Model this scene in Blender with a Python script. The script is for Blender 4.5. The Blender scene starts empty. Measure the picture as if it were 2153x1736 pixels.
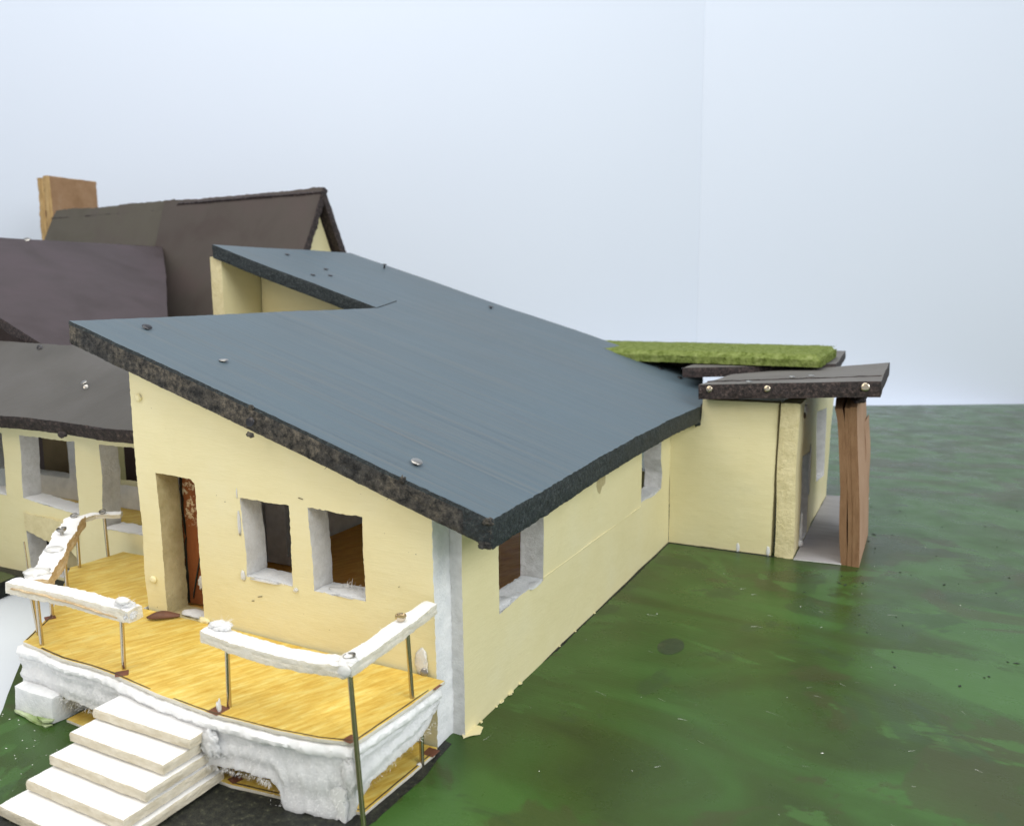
import bpy, math, random
from mathutils import Vector, Matrix, noise, geometry

S = 0.02                       # one modelling unit = 2 cm (the foam board is one centimetre thick)
rnd = random.Random(7)
scn = bpy.context.scene
col = scn.collection

# ------------------------------------------------------------------ camera
yaw, pit, rol = -0.472446, 0.147542, -0.008881
fw = Vector((math.sin(yaw)*math.cos(pit), math.cos(yaw)*math.cos(pit), -math.sin(pit)))
rt = Vector((math.cos(yaw), -math.sin(yaw), 0)); up = rt.cross(fw)
r2 = rt*math.cos(rol) + up*math.sin(rol); u2 = up*math.cos(rol) - rt*math.sin(rol)
cam = bpy.data.cameras.new('camera'); cam_o = bpy.data.objects.new('camera', cam); col.objects.link(cam_o)
m = Matrix((r2, u2, -fw)).transposed().to_4x4(); m.translation = Vector((6.49887, -10.91297, 7.28901))*S
cam_o.matrix_world = m
cam.sensor_width = 36; cam.lens = 1725.92/2153*36
cam.clip_start = 0.01; cam.clip_end = 50
cam.dof.use_dof = True; cam.dof.focus_distance = 15.5*S; cam.dof.aperture_fstop = 22
scn.camera = cam_o
scn.render.resolution_x = 1024; scn.render.resolution_y = 825

# ------------------------------------------------------------------ light
world = bpy.data.worlds.new('World'); scn.world = world; world.use_nodes = True
bg = world.node_tree.nodes['Background']; bg.inputs[0].default_value = (0.93, 0.965, 1.0, 1); bg.inputs[1].default_value = 0.64

def area(name, loc, target, size, power, color):
    l = bpy.data.lights.new(name, 'AREA'); l.shape = 'RECTANGLE'; l.size, l.size_y = size[0]*S, size[1]*S
    l.energy = power; l.color = color
    o = bpy.data.objects.new(name, l); col.objects.link(o)
    o.location = Vector(loc)*S
    o.rotation_euler = (Vector(target)-Vector(loc)).to_track_quat('-Z', 'Y').to_euler()
    return o
area('ceiling_softbox', (-8, -4, 62), (-6, 12, 0), (60, 50), 10.8, (1.0, 0.985, 0.95))
area('key_softbox', (-13, -26, 25), (-4, -1, 1), (16, 14), 1.15, (1.0, 0.86, 0.68))
area('window_softbox', (34, -10, 24), (-2, 4, 2), (22, 20), 4.6, (0.97, 0.99, 1.0))
scn.view_settings.view_transform = 'Standard'; scn.view_settings.look = 'None'
scn.view_settings.exposure = 0.0; scn.view_settings.gamma = 1.0

# ------------------------------------------------------------------ materials
class NT:
    def __init__(s, name):
        s.m = bpy.data.materials.new(name); s.m.use_nodes = True; s.t = s.m.node_tree
        s.b = s.t.nodes['Principled BSDF']; s.tc = s.t.nodes.new('ShaderNodeTexCoord')
    def lk(s, a, b): s.t.links.new(a, b)
    def mapping(s, scale=(1, 1, 1), rot=(0, 0, 0)):
        n = s.t.nodes.new('ShaderNodeMapping'); n.inputs['Scale'].default_value = tuple(v/S for v in scale)
        r = s.t.nodes.new('ShaderNodeMapping'); r.inputs['Rotation'].default_value = rot
        s.lk(s.tc.outputs['Object'], r.inputs[0]); s.lk(r.outputs[0], n.inputs[0]); return n.outputs[0]
    def noise(s, scale, detail=4, rough=.55, stretch=(1, 1, 1), rot=(0, 0, 0), dist=0):
        n = s.t.nodes.new('ShaderNodeTexNoise'); n.inputs['Scale'].default_value = scale
        n.inputs['Detail'].default_value = detail; n.inputs['Roughness'].default_value = rough; n.inputs['Distortion'].default_value = dist
        s.lk(s.mapping(stretch, rot), n.inputs['Vector']); return n.outputs['Fac']
    def ramp(s, fac, stops, interp='LINEAR'):
        n = s.t.nodes.new('ShaderNodeValToRGB'); e = n.color_ramp; e.interpolation = interp
        while len(e.elements) < len(stops): e.elements.new(.5)
        for k, (p, c) in enumerate(stops):
            e.elements[k].position = p
            e.elements[k].color = (c, c, c, 1) if not isinstance(c, tuple) else (*c, 1)
        s.lk(fac, n.inputs[0]); return n.outputs[0]
    def mix(s, fac, a, b, mode='MIX'):
        n = s.t.nodes.new('ShaderNodeMix'); n.data_type = 'RGBA'; n.blend_type = mode
        for v, k in ((fac, 0), (a, 6), (b, 7)):
            if isinstance(v, (int, float)): n.inputs[k].default_value = v
            elif isinstance(v, tuple): n.inputs[k].default_value = (*v, 1)
            else: s.lk(v, n.inputs[k])
        return n.outputs[2]
    def bump(s, fac, dist, strength=1, prev=None):
        n = s.t.nodes.new('ShaderNodeBump'); n.inputs['Distance'].default_value = dist*S*.38; n.inputs['Strength'].default_value = strength
        s.lk(fac, n.inputs['Height'])
        if prev: s.lk(prev, n.inputs['Normal'])
        return n.outputs[0]
    def out(s, color, rough=.6, normal=None, metal=0, spec=.5):
        for v, k in ((color, 'Base Color'), (rough, 'Roughness'), (metal, 'Metallic'), (spec, 'Specular IOR Level')):
            if isinstance(v, (int, float)): s.b.inputs[k].default_value = v
            elif isinstance(v, tuple): s.b.inputs[k].default_value = (*v, 1)
            else: s.lk(v, s.b.inputs[k])
        if normal: s.lk(normal, s.b.inputs['Normal'])
        return s.m

def soften(m_, w_=.4, r_=.25):
    b_ = m_.node_tree.nodes['Principled BSDF']; b_.inputs['Subsurface Weight'].default_value = w_; b_.inputs['Subsurface Radius'].default_value = (1, 1, 1); b_.inputs['Subsurface Scale'].default_value = r_*S
    return m_
def simple(name, c1, c2, scale, rough=.7, bd=.02, bscale=12, stretch=(1, 1, 1), spec=.4, metal=0, lo=.35, hi=.65):
    n = NT(name)
    c = n.ramp(n.noise(scale, 5, stretch=stretch), [(lo, c1), (hi, c2)])
    return n.out(c, rough, n.bump(n.noise(bscale, 6, .65, stretch=stretch), bd), metal, spec)

MAT = {}
# painted cream wall: brushed paint with faint streaks, bumps and small dark flecks
n = NT('cream paint')
c = n.ramp(n.noise(.7, 5, .6), [(.3, (.77, .69, .40)), (.55, (.795, .72, .435)), (.75, (.80, .735, .47))])
c = n.mix(n.ramp(n.noise(2.2, 5, .7, stretch=(.5, .5, 6)), [(.45, 0.0), (.75, .22)]), c, (.74, .65, .36))
c = n.mix(n.ramp(n.noise(5, 6, .75, stretch=(.35, .35, 5)), [(.5, 0.0), (.7, .28)]), c, (.71, .64, .335))
c = n.mix(n.ramp(n.noise(1.1, 6, .7, dist=.6), [(.60, 0.0), (.72, .3)]), c, (.68, .61, .345))
c = n.mix(n.ramp(n.noise(13, 2, .5), [(.775, 0.0), (.80, .7)]), c, (.22, .18, .10))
b = n.bump(n.noise(2.6, 5, .5, stretch=(.7, .7, 1.4)), .03)
b = n.bump(n.noise(9, 5, .7, stretch=(.4, .4, 4)), .012, 1, b)
MAT['cream'] = n.out(c, .5, b, 0, .35)
# torn cream painted foam (end grain): much rougher
n = NT('cream paint on foam')
c = n.ramp(n.noise(5, 6, .65), [(.3, (.66, .57, .31)), (.6, (.76, .67, .40))])
MAT['cream_rough'] = n.out(c, .6, n.bump(n.noise(9, 8, .72), .10), 0, .3)
# pale olive paint inside the doorway
n = NT('olive reveal')
c = n.ramp(n.noise(2, 6, .65), [(.3, (.40, .33, .16)), (.6, (.56, .48, .27))])
MAT['olive'] = n.out(c, .6, n.bump(n.noise(8, 8, .7), .09), 0, .3)
MAT['foam'] = simple('white foam core', (.72, .735, .75), (.86, .865, .87), 3, .75, .05, 14)
n = NT('torn foam')
c = n.ramp(n.noise(4, 8, .7), [(.3, (.74, .75, .76)), (.46, (.81, .815, .82)), (.64, (.88, .885, .885))])
b = n.bump(n.noise(12, 8, .75), .06); b = n.bump(n.noise(50, 5, .7), .035, 1, b)
MAT['torn'] = soften(n.out(c, .9, b, 0, .15), .55, .3)
n = NT('cut foam reveal')
c = n.ramp(n.noise(4, 7, .7), [(.3, (.58, .565, .535)), (.5, (.70, .685, .66)), (.68, (.79, .78, .765))])
b = n.bump(n.noise(9, 7, .7), .07); b = n.bump(n.noise(38, 5, .7), .02, 1, b)
MAT['reveal'] = n.out(c, .85, b, 0, .2)
MAT['step_edge'] = simple('ivory cut foam', (.60, .53, .39), (.74, .68, .55), 4, .85, .08, 11, (1, 1, 3))
MAT['foam_grey'] = simple('grey foam cut', (.62, .615, .605), (.74, .735, .725), 6, .8, .03, 25)
MAT['white'] = simple('white card', (.86, .86, .855), (.90, .895, .89), 1.2, .55, .012, 10)
n = NT('ivory foam edge')
c = n.ramp(n.noise(3, 7, .7, stretch=(1, 1, 7)), [(.28, (.62, .55, .41)), (.45, (.77, .72, .59)), (.65, (.85, .81, .72))])
MAT['ivory'] = n.out(c, .8, n.bump(n.noise(8, 8, .75, stretch=(1, 1, 3)), .09), 0, .25)
n = NT('tan foam edge')
c = n.ramp(n.noise(3, 7, .7, stretch=(1, 1, 5)), [(.3, (.42, .27, .13)), (.5, (.62, .45, .25)), (.68, (.75, .62, .42))])
MAT['tan'] = n.out(c, .75, n.bump(n.noise(7, 8, .7, stretch=(1, 1, 3)), .07), 0, .25)
# printed wood floor: short yellow streaks set at an angle
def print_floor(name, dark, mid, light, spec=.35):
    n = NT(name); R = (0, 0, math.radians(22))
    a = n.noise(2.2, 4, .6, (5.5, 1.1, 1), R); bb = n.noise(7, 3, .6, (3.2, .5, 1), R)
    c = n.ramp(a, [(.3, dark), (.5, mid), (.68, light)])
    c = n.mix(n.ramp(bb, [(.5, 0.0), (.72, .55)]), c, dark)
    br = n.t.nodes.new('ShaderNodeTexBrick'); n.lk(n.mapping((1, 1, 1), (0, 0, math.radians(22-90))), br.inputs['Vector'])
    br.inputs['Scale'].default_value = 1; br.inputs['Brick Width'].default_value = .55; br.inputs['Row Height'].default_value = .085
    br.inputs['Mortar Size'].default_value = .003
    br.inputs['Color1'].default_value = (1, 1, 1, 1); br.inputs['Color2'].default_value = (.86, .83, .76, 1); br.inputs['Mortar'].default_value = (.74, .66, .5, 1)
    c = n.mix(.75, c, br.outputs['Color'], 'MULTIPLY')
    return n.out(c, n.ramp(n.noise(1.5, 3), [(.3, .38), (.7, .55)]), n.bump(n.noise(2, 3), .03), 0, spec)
MAT['print'] = print_floor('printed wood floor', (.62, .385, .06), (.74, .535, .12), (.80, .66, .22))
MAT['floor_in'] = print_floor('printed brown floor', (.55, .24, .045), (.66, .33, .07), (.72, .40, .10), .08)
MAT['square'] = simple('brown print', (.13, .045, .025), (.20, .075, .045), 4, .5, .005)
MAT['line'] = simple('dark print line', (.05, .035, .02), (.10, .07, .04), 4, .6, .005)
# blue grey roof paint with long brush streaks running down the slope
n = NT('blue grey roof paint')
st = n.noise(3.0, 6, .65, (.16, 4.5, .16), dist=.15)
c = n.ramp(st, [(.28, (.058, .083, .102)), (.45, (.076, .107, .128)), (.58, (.084, .116, .137)), (.74, (.108, .134, .148))])
c = n.mix(n.ramp(n.noise(1.3, 7, .82, (.045, 5, .045)), [(.50, 0.0), (.70, .55)]), c, (.150, .142, .124))
c = n.mix(n.ramp(n.noise(1.2, 7, .82, (.035, 6, .035), (0, 0, .02)), [(.52, 0.0), (.68, .55)]), c, (.042, .062, .080))
c = n.mix(n.ramp(n.noise(.28, 3, .5), [(.35, 0.0), (.7, .4)]), c, (.080, .122, .152))
c = n.mix(n.ramp(n.noise(26, 2, .5), [(.80, 0.0), (.82, .8)]), c, (.5, .52, .52))
b = n.bump(n.noise(5, 5, .65, (.12, 5, .12)), .008); b = n.bump(n.noise(.4, 2), .08, 1, b)
MAT['roof'] = n.out(c, n.ramp(st, [(.3, .42), (.7, .56)]), b, 0, .30)
# black painted torn foam of the roof edges, tan core showing through
n = NT('black torn roof edge')
f = n.noise(8.5, 9, .8); f2 = n.noise(.9, 5, .6)
c = n.ramp(f, [(.38, (.010, .010, .010)), (.47, (.055, .050, .043)), (.55, (.125, .108, .085)), (.68, (.26, .22, .165))])
c = n.mix(n.ramp(f2, [(.45, 0.0), (.62, .8)]), c, n.ramp(f, [(.40, (.008, .008, .010)), (.58, (.045, .048, .05)), (.7, (.15, .15, .15))]))
b = n.bump(n.noise(7, 10, .78), .16)
MAT['edge'] = n.out(c, .75, b, 0, .35)
n = NT('black painted eave')
f = n.noise(18, 8, .8)
c = n.ramp(f, [(.42, (.006, .009, .010)), (.53, (.020, .029, .032)), (.66, (.085, .098, .095))])
MAT['eave'] = n.out(c, .6, n.bump(n.noise(9, 8, .75), .10), 0, .45)
n = NT('brown torn roof edge')
f = n.noise(11, 9, .8)
c = n.ramp(f, [(.42, (.010, .007, .007)), (.54, (.045, .030, .028)), (.66, (.16, .115, .10))])
MAT['edge_brown'] = n.out(c, .6, n.bump(n.noise(7, 9, .75), .12), 0, .4)
def card_roof(name, c1, c2, c3, rough=.42):
    n = NT(name)
    c = n.ramp(n.noise(.45, 4, .55, dist=.4), [(.33, c1), (.5, c2), (.68, c3)])
    c = n.mix(n.ramp(n.noise(2.5, 5, .65, (1, .4, .4)), [(.5, 0.0), (.75, .3)]), c, c1)
    b = n.bump(n.noise(.4, 2), .015); b = n.bump(n.noise(9, 6, .6), .012, 1, b)
    return n.out(c, rough+.18, b, 0, .12)
MAT['grey_roof'] = card_roof('grey roof paint', (.088, .084, .078), (.104, .099, .092), (.114, .109, .104))
MAT['purple_roof'] = card_roof('purple brown roof paint', (.058, .045, .047), (.070, .055, .059), (.080, .060, .067))
MAT['olive_roof'] = card_roof('olive grey roof paint', (.090, .080, .064), (.102, .092, .074), (.098, .084, .072))
MAT['brown_roof'] = card_roof('brown roof paint', (.076, .060, .054), (.086, .073, .064), (.092, .073, .067))
MAT['taupe'] = card_roof('taupe roof paint', (.135, .125, .115), (.155, .147, .136), (.17, .16, .15), .5)
# moss mat
n = NT('moss')
c = n.ramp(n.noise(4.5, 8, .75), [(.30, (.055, .075, .012)), (.44, (.16, .205, .050)), (.58, (.25, .30, .095)), (.74, (.37, .41, .18))])
MAT['moss'] = n.out(c, .95, n.bump(n.noise(10, 8, .75), .15), 0, .1)
# kraft board
n = NT('kraft board')
c = n.ramp(n.noise(1.1, 6, .6), [(.3, (.40, .245, .155)), (.6, (.46, .29, .19)), (.75, (.49, .32, .215))])
MAT['kraft'] = n.out(c, .8, n.bump(n.noise(20, 5, .6), .012), 0, .25)
n = NT('kraft board edge')
c = n.ramp(n.noise(2.5, 8, .7, (4, 4, .9)), [(.30, (.21, .115, .060)), (.45, (.25, .142, .075)), (.68, (.285, .168, .092))])
MAT['kraft_edge'] = n.out(c, .85, n.bump(n.noise(5, 8, .7, (5, 5, .6)), .08), 0, .2)
n = NT('chimney board')
c = n.ramp(n.noise(1.2, 7, .65), [(.3, (.26, .150, .075)), (.55, (.33, .20, .11)), (.75, (.37, .245, .15))])
MAT['chimney'] = n.out(c, .8, n.bump(n.noise(14, 5, .6), .02), 0, .25)
MAT['chimney_edge'] = simple('chimney cut edge', (.40, .24, .09), (.62, .42, .19), 1.5, .8, .04, 8, (5, 5, .5))
# brown door leaf with flaked paint
n = NT('flaked brown door')
c = n.ramp(n.noise(1.6, 6, .6, (2, 2, .6)), [(.3, (.16, .045, .012)), (.6, (.27, .085, .022)), (.75, (.32, .12, .04))])
z = n.t.nodes.new('ShaderNodeSeparateXYZ'); n.lk(n.mapping(), z.inputs[0])
zone = n.ramp(z.outputs['Z'], [(0.0, 0.0), (1.0, 1.0)])
mr = n.t.nodes.new('ShaderNodeMapRange'); mr.inputs['From Min'].default_value = 2.75; mr.inputs['From Max'].default_value = 3.1
n.lk(z.outputs['Z'], mr.inputs['Value'])
fl = n.ramp(n.noise(9, 7, .75), [(.52, 0.0), (.56, 1.0)])
mu = n.t.nodes.new('ShaderNodeMath'); mu.operation = 'MULTIPLY'; n.lk(mr.outputs[0], mu.inputs[0]); n.lk(fl, mu.inputs[1])
c = n.mix(mu.outputs[0], c, (.66, .52, .32))
MAT['door'] = n.out(c, .7, n.bump(n.noise(12, 6, .7), .03), 0, .3)
MAT['glue'] = simple('dried glue', (.70, .69, .66), (.84, .83, .80), 3, .28, .06, 5, spec=.6)
MAT['fibre'] = simple('torn fibre', (.80, .79, .76), (.88, .87, .85), 3, .8, .0, 5)
def metal(name, col_, rough):
    n = NT(name); return n.out(n.ramp(n.noise(14, 4), [(.3, tuple(v*.75 for v in col_)), (.7, col_)]), rough, None, 1.0)
MAT['brass'] = metal('brass pin', (.62, .53, .40), .2)
MAT['steel'] = metal('steel pin', (.40, .385, .36), .28)
MAT['blackpin'] = metal('black pin', (.07, .07, .075), .35)
MAT['paving'] = simple('grey paving paper', (.30, .29, .30), (.37, .355, .37), 1.2, .7, .02, 8, (.6, 2.5, 1))
MAT['scrap'] = simple('brown paper scrap', (.13, .055, .03), (.19, .085, .05), 3, .6, .02)
MAT['backdrop'] = simple('white backdrop board', (.765, .825, .94), (.775, .835, .945), .05, .85, .004, 3, spec=.15)
MAT['table'] = simple('white table', (.68, .73, .79), (.70, .75, .80), .2, .6, .003, 3, spec=.3)
for k_ in ('white', 'ivory', 'glue', 'foam'): soften(MAT[k_], .3, .2)
# painted green base board: blotchy overlapping brush marks, a few olive and brown patches, lint and specks
n = NT('green painted board')
big = n.noise(.26, 5, .55, (.7, 1.3, 1), (0, 0, .12), .7)
c = n.ramp(big, [(.32, (.027, .044, .010)), (.42, (.036, .066, .013)), (.50, (.039, .086, .017)), (.58, (.047, .110, .023)), (.70, (.042, .102, .021))])
p1 = n.ramp(n.noise(.24, 5, .6, (.8, 1.1, 1), (0, 0, -.35), 1.2), [(.53, 0.0), (.56, .6), (.75, .8)])
c = n.mix(p1, c, (.046, .052, .018))
p2 = n.ramp(n.noise(.34, 5, .62, (.7, 1.2, 1), (0, 0, .3), 1.2), [(.55, 0.0), (.575, .7)])
c = n.mix(p2, c, (.052, .122, .027))
p4 = n.ramp(n.noise(.30, 5, .6, (.9, 1.0, 1), (0, 0, .9), 1.6), [(.56, 0.0), (.59, .65)])
c = n.mix(p4, c, (.034, .062, .020))
s1 = n.ramp(n.noise(4, 6, .72, (.22, 4, 1), (0, 0, .12), .3), [(.5, 0.0), (.78, .16)])
c = n.mix(s1, c, (.055, .098, .030))
sp = n.ramp(n.noise(24, 2, .5), [(.80, 0.0), (.82, .5)])
c = n.mix(sp, c, (.26, .31, .22))
sd = n.ramp(n.noise(11, 3, .55), [(.765, 0.0), (.78, .7)])
c = n.mix(sd, c, (.012, .020, .014))
b = n.bump(n.noise(4, 7, .7, (.3, 3.5, 1), (0, 0, .1)), .009); b = n.bump(n.noise(25, 4, .6), .008, 1, b)
MAT['ground'] = n.out(c, n.ramp(n.noise(.8, 5, .6), [(.35, .24), (.65, .36)]), b, 0, .22)
n = NT('black gritty paint')
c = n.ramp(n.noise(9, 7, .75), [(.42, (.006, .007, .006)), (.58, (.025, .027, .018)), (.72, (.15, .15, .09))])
MAT['grit'] = n.out(c, .55, n.bump(n.noise(10, 8, .75), .06), 0, .4)
MAT['board_edge'] = simple('dark board edge', (.006, .008, .007), (.02, .028, .02), 4, .7, .05, 10)
MAT['stain'] = simple('dark green stain', (.018, .036, .015), (.028, .05, .02), 3, .4, .01, 10)
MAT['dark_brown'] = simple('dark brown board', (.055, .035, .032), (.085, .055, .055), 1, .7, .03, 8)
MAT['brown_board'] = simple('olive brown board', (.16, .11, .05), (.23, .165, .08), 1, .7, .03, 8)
MAT['greenchip'] = simple('bright green paint chip', (.16, .24, .05), (.50, .58, .36), 2.2, .45, .05, 8)

# ------------------------------------------------------------------ object helpers
def W(x, y, z): return Vector((x*S, y*S, z*S))
def tag(o, label=None, cat=None, group=None, kind=None):
    for k, v in (('label', label), ('category', cat), ('group', group), ('kind', kind)):
        if v: o[k] = v
    return o
def empty(name, loc, label, cat, group=None):
    o = bpy.data.objects.new(name, None); col.objects.link(o); o.location = W(*loc); o.empty_display_size = .01
    return tag(o, label, cat, group)
def adopt(o, parent):
    """keep world-space placement while parented"""
    if parent is None: return o
    pm = Matrix.Identity(4); chain = []; q = parent
    while q: chain.append(q); q = q.parent
    for q in reversed(chain): pm = pm @ q.matrix_parent_inverse @ q.matrix_basis
    o.parent = parent; o.matrix_parent_inverse = pm.inverted(); return o
def nz(*v): return noise.noise(Vector(v))
def fz(x, y, z, o=4):
    s, a, f, t = 0, 1, 1, 0
    for k in range(o):
        s += a*noise.noise(Vector((x*f+7.1*k, y*f-3.3*k, z*f+1.7*k))); t += a; a *= .55; f *= 2.1
    return s/t
class MB:
    def __init__(s): s.v, s.f, s.mi = [], [], []
    def add(s, p): s.v.append(p); return len(s.v)-1
    def face(s, idx, m=0): s.f.append(tuple(idx)); s.mi.append(m)
    def build(s, name, mats, parent=None, smooth=False, angle=None):
        me = bpy.data.meshes.new(name); me.from_pydata([tuple(c*S for c in p) for p in s.v], [], s.f)
        for q in mats: me.materials.append(MAT[q])
        me.polygons.foreach_set('material_index', s.mi)
        if smooth: me.polygons.foreach_set('use_smooth', [True]*len(s.f))
        me.update()
        if angle: me.set_sharp_from_angle(angle=math.radians(angle))
        o = bpy.data.objects.new(name, me); col.objects.link(o)
        return adopt(o, parent)
def inside(p, poly):
    x, y = p; c = False; j = len(poly)-1
    for i in range(len(poly)):
        a, b_ = poly[i], poly[j]
        if (a[1] > y) != (b_[1] > y) and x < (b_[0]-a[0])*(y-a[1])/(b_[1]-a[1])+a[0]: c = not c
        j = i
    return c
def resample(poly, step):
    out = []
    for i in range(len(poly)):
        a, b_ = poly[i], poly[(i+1) % len(poly)]
        L = math.hypot(b_[0]-a[0], b_[1]-a[1]); k = max(1, int(round(L/step)))
        for j in range(k): out.append((a[0]+(b_[0]-a[0])*j/k, a[1]+(b_[1]-a[1])*j/k))
    return out
def sarea(p): return sum(p[i][0]*p[(i+1) % len(p)][1]-p[(i+1) % len(p)][0]*p[i][1] for i in range(len(p)))/2
def panel(name, outer, holes, T, frame, mats, parent=None, rough=.012, res=.12, bevel=.015, wav=.01, grid=.45, K=4, seed=0,
          holemats=None, back=True, bevel_back=None, freq=3.0, smooth=True, edgefn=None):
    """a cut sheet of board: front face (slot 0), uneven cut edges (slot 1 or holemats) and back (slot 2).
    frame(u, v, depth) -> point in units; holes is a list of 2-D polygons."""
    mb = MB(); loops = []
    for li, lp in enumerate([outer]+list(holes)):
        ccw = sarea(lp) > 0
        if (li == 0) != ccw: lp = lp[::-1]
        pts = resample(lp, res); n_ = len(pts); rings = []
        nor = []
        for i in range(n_):
            a, b_ = pts[i-1], pts[(i+1) % n_]; dx, dy = b_[0]-a[0], b_[1]-a[1]; L = math.hypot(dx, dy) or 1
            nor.append((dy/L, -dx/L))
        for k in range(K+1):
            ring = []; t = k/K
            for i, p in enumerate(pts):
                o = rough*1.2*fz(p[0]*freq*.4+seed, p[1]*freq*.4, 3.3+t*.35, 3) + rough*.9*fz(p[0]*freq*1.7+seed*3, p[1]*freq*1.7, t*4+li, 3)
                if k in (0, K): o += rough*1.1*fz(p[0]*freq*4.5+seed, p[1]*freq*4.5, 9.1+k, 3) - (bevel if k == 0 or bevel_back is None else bevel_back)
                ring.append((p[0]+nor[i][0]*o, p[1]+nor[i][1]*o))
            rings.append(ring)
        loops.append(rings)
    def w(u, v, d):
        return frame(u, v, d)
    ids = []
    for li, rings in enumerate(loops):
        rid = []
        for k, ring in enumerate(rings):
            rid.append([mb.add(w(u, v, T*k/K + wav*nz(u*.6+seed, v*.6, 5))) for u, v in ring])
        ids.append(rid); hm = 1 if li == 0 or not holemats else holemats[li-1]
        for k in range(K):
            n_ = len(rid[k])
            for i in range(n_):
                j = (i+1) % n_
                mm = hm
                if edgefn and li == 0: mm = edgefn(rings[k][i], k, hm)
                mb.face((rid[k][i], rid[k+1][i], rid[k+1][j], rid[k][j]), mm)
    ox = [p[0] for p in outer]; oy = [p[1] for p in outer]
    for side in ((0, K) if back else (0,)):
        pts, eds, gid = [], [], []
        for li, rings in enumerate(loops):
            s0 = len(pts); r_ = rings[side]; pts += r_; gid += ids[li][side]
            eds += [(s0+i, s0+(i+1) % len(r_)) for i in range(len(r_))]
        polys = [r[side] for r in loops]
        if side == 0 or grid < .3:
            gx = min(ox)+grid*.5
            while gx < max(ox):
                gy = min(oy)+grid*.5
                while gy < max(oy):
                    q = (gx+grid*.25*nz(gx*9, gy*9, 1), gy+grid*.25*nz(gx*9, gy*9, 7))
                    if inside(q, polys[0]) and not any(inside(q, h) for h in polys[1:]) and \
                       min((q[0]-b_[0])**2+(q[1]-b_[1])**2 for b_ in pts[:len(gid)]) > (min(grid, res)*.6)**2:
                        pts.append(q)
                    gy += grid
                gx += grid
        base = len(gid)
        vo, eo, fo, ov, oe, of = geometry.delaunay_2d_cdt([Vector(q) for q in pts], eds, [], 1, 1e-6)
        mp = []
        for k, q in enumerate(vo):
            src = ov[k][0] if ov[k] else None
            if src is not None and src < base: mp.append(gid[src])
            else: mp.append(mb.add(w(q[0], q[1], T*side/K + wav*nz(q[0]*.6+seed, q[1]*.6, 5))))
        for t in fo:
            cx = sum(vo[i][0] for i in t)/3; cy = sum(vo[i][1] for i in t)/3
            if not inside((cx, cy), polys[0]) or any(inside((cx, cy), h) for h in polys[1:]): continue
            t = [mp[i] for i in t]
            if side: t = t[::-1]
            mb.face(t, 0 if side == 0 else (2 if len(mats) > 2 else 1))
    o = mb.build(name, mats, parent, smooth, 38 if smooth else None)
    # consistent outward normals
    me = o.data
    import bmesh
    bm = bmesh.new(); bm.from_mesh(me); bmesh.ops.recalc_face_normals(bm, faces=bm.faces[:]) if back else None; bm.to_mesh(me); bm.free()
    return o
def FY(y0): return lambda u, v, d: (u, y0+d, v)            # faces -Y; u = x, v = z
def FX(x0): return lambda u, v, d: (x0-d, u, v)            # faces +X; u = y, v = z
def FXm(x0): return lambda u, v, d: (x0+d, u, v)           # faces -X
def FZ(z0): return lambda u, v, d: (u, v, z0-d)            # faces +Z
def FYb(y0): return lambda u, v, d: (u, y0-d, v)           # faces +Y
def rect(a, b_, c_, d): return [(a, c_), (b_, c_), (b_, d), (a, d)]
def jrect(a, b_, c_, d, j=.05):
    return [(a+rnd.uniform(-j, j), c_+rnd.uniform(-j, j)), (b_+rnd.uniform(-j, j), c_+rnd.uniform(-j, j)),
            (b_+rnd.uniform(-j, j), d+rnd.uniform(-j, j)), (a+rnd.uniform(-j, j), d+rnd.uniform(-j, j))]
def sweep(name, path, section, mats, parent=None, mfn=None, amp=.015, fr=4.0, seed=0, step=.08, smooth=True, cap=1, amp2=0, fr2=14):
    """closed cross-section swept along a path; section(t) -> [(side, up)...] ; mfn(k, t) -> slot"""
    P = []
    for i in range(len(path)-1):
        a, b_ = Vector(path[i]), Vector(path[i+1]); k = max(1, int((b_-a).length/step))
        for j in range(k): P.append(a.lerp(b_, j/k))
    P.append(Vector(path[-1]))
    mb = MB(); rings = []
    for i, p in enumerate(P):
        w_ = 3
        t = (P[min(i+w_, len(P)-1)]-P[max(i-w_, 0)]); t.z = 0; t.normalize(); sd = Vector((t.y, -t.x, 0))
        ring = []
        for k, (a, b_) in enumerate(section(i/(len(P)-1))):
            q = p+sd*a+Vector((0, 0, b_))
            d = Vector((fz(q.x*fr+seed, q.y*fr, q.z*fr), fz(q.x*fr, q.y*fr+seed+9, q.z*fr), fz(q.x*fr, q.y*fr, q.z*fr+seed+17)))*amp*2
            if amp2: d = d+Vector((fz(q.x*fr2+seed, q.y*fr2, q.z*fr2, 3), fz(q.x*fr2, q.y*fr2+5, q.z*fr2, 3), fz(q.x*fr2, q.y*fr2+9, q.z*fr2+seed, 3)))*amp2
            ring.append(mb.add(tuple(q+d)))
        rings.append(ring)
    ns = len(rings[0])
    for i in range(len(rings)-1):
        for k in range(ns):
            k2 = (k+1) % ns
            mb.face((rings[i][k], rings[i][k2], rings[i+1][k2], rings[i+1][k]), mfn(k, i/(len(rings)-1)) if mfn else 0)
    mb.face(rings[0], cap); mb.face(rings[-1][::-1], cap)
    o = mb.build(name, mats, parent, smooth, 32)
    import bmesh
    bm = bmesh.new(); bm.from_mesh(o.data); bmesh.ops.recalc_face_normals(bm, faces=bm.faces[:]); bm.to_mesh(o.data); bm.free()
    return o
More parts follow.
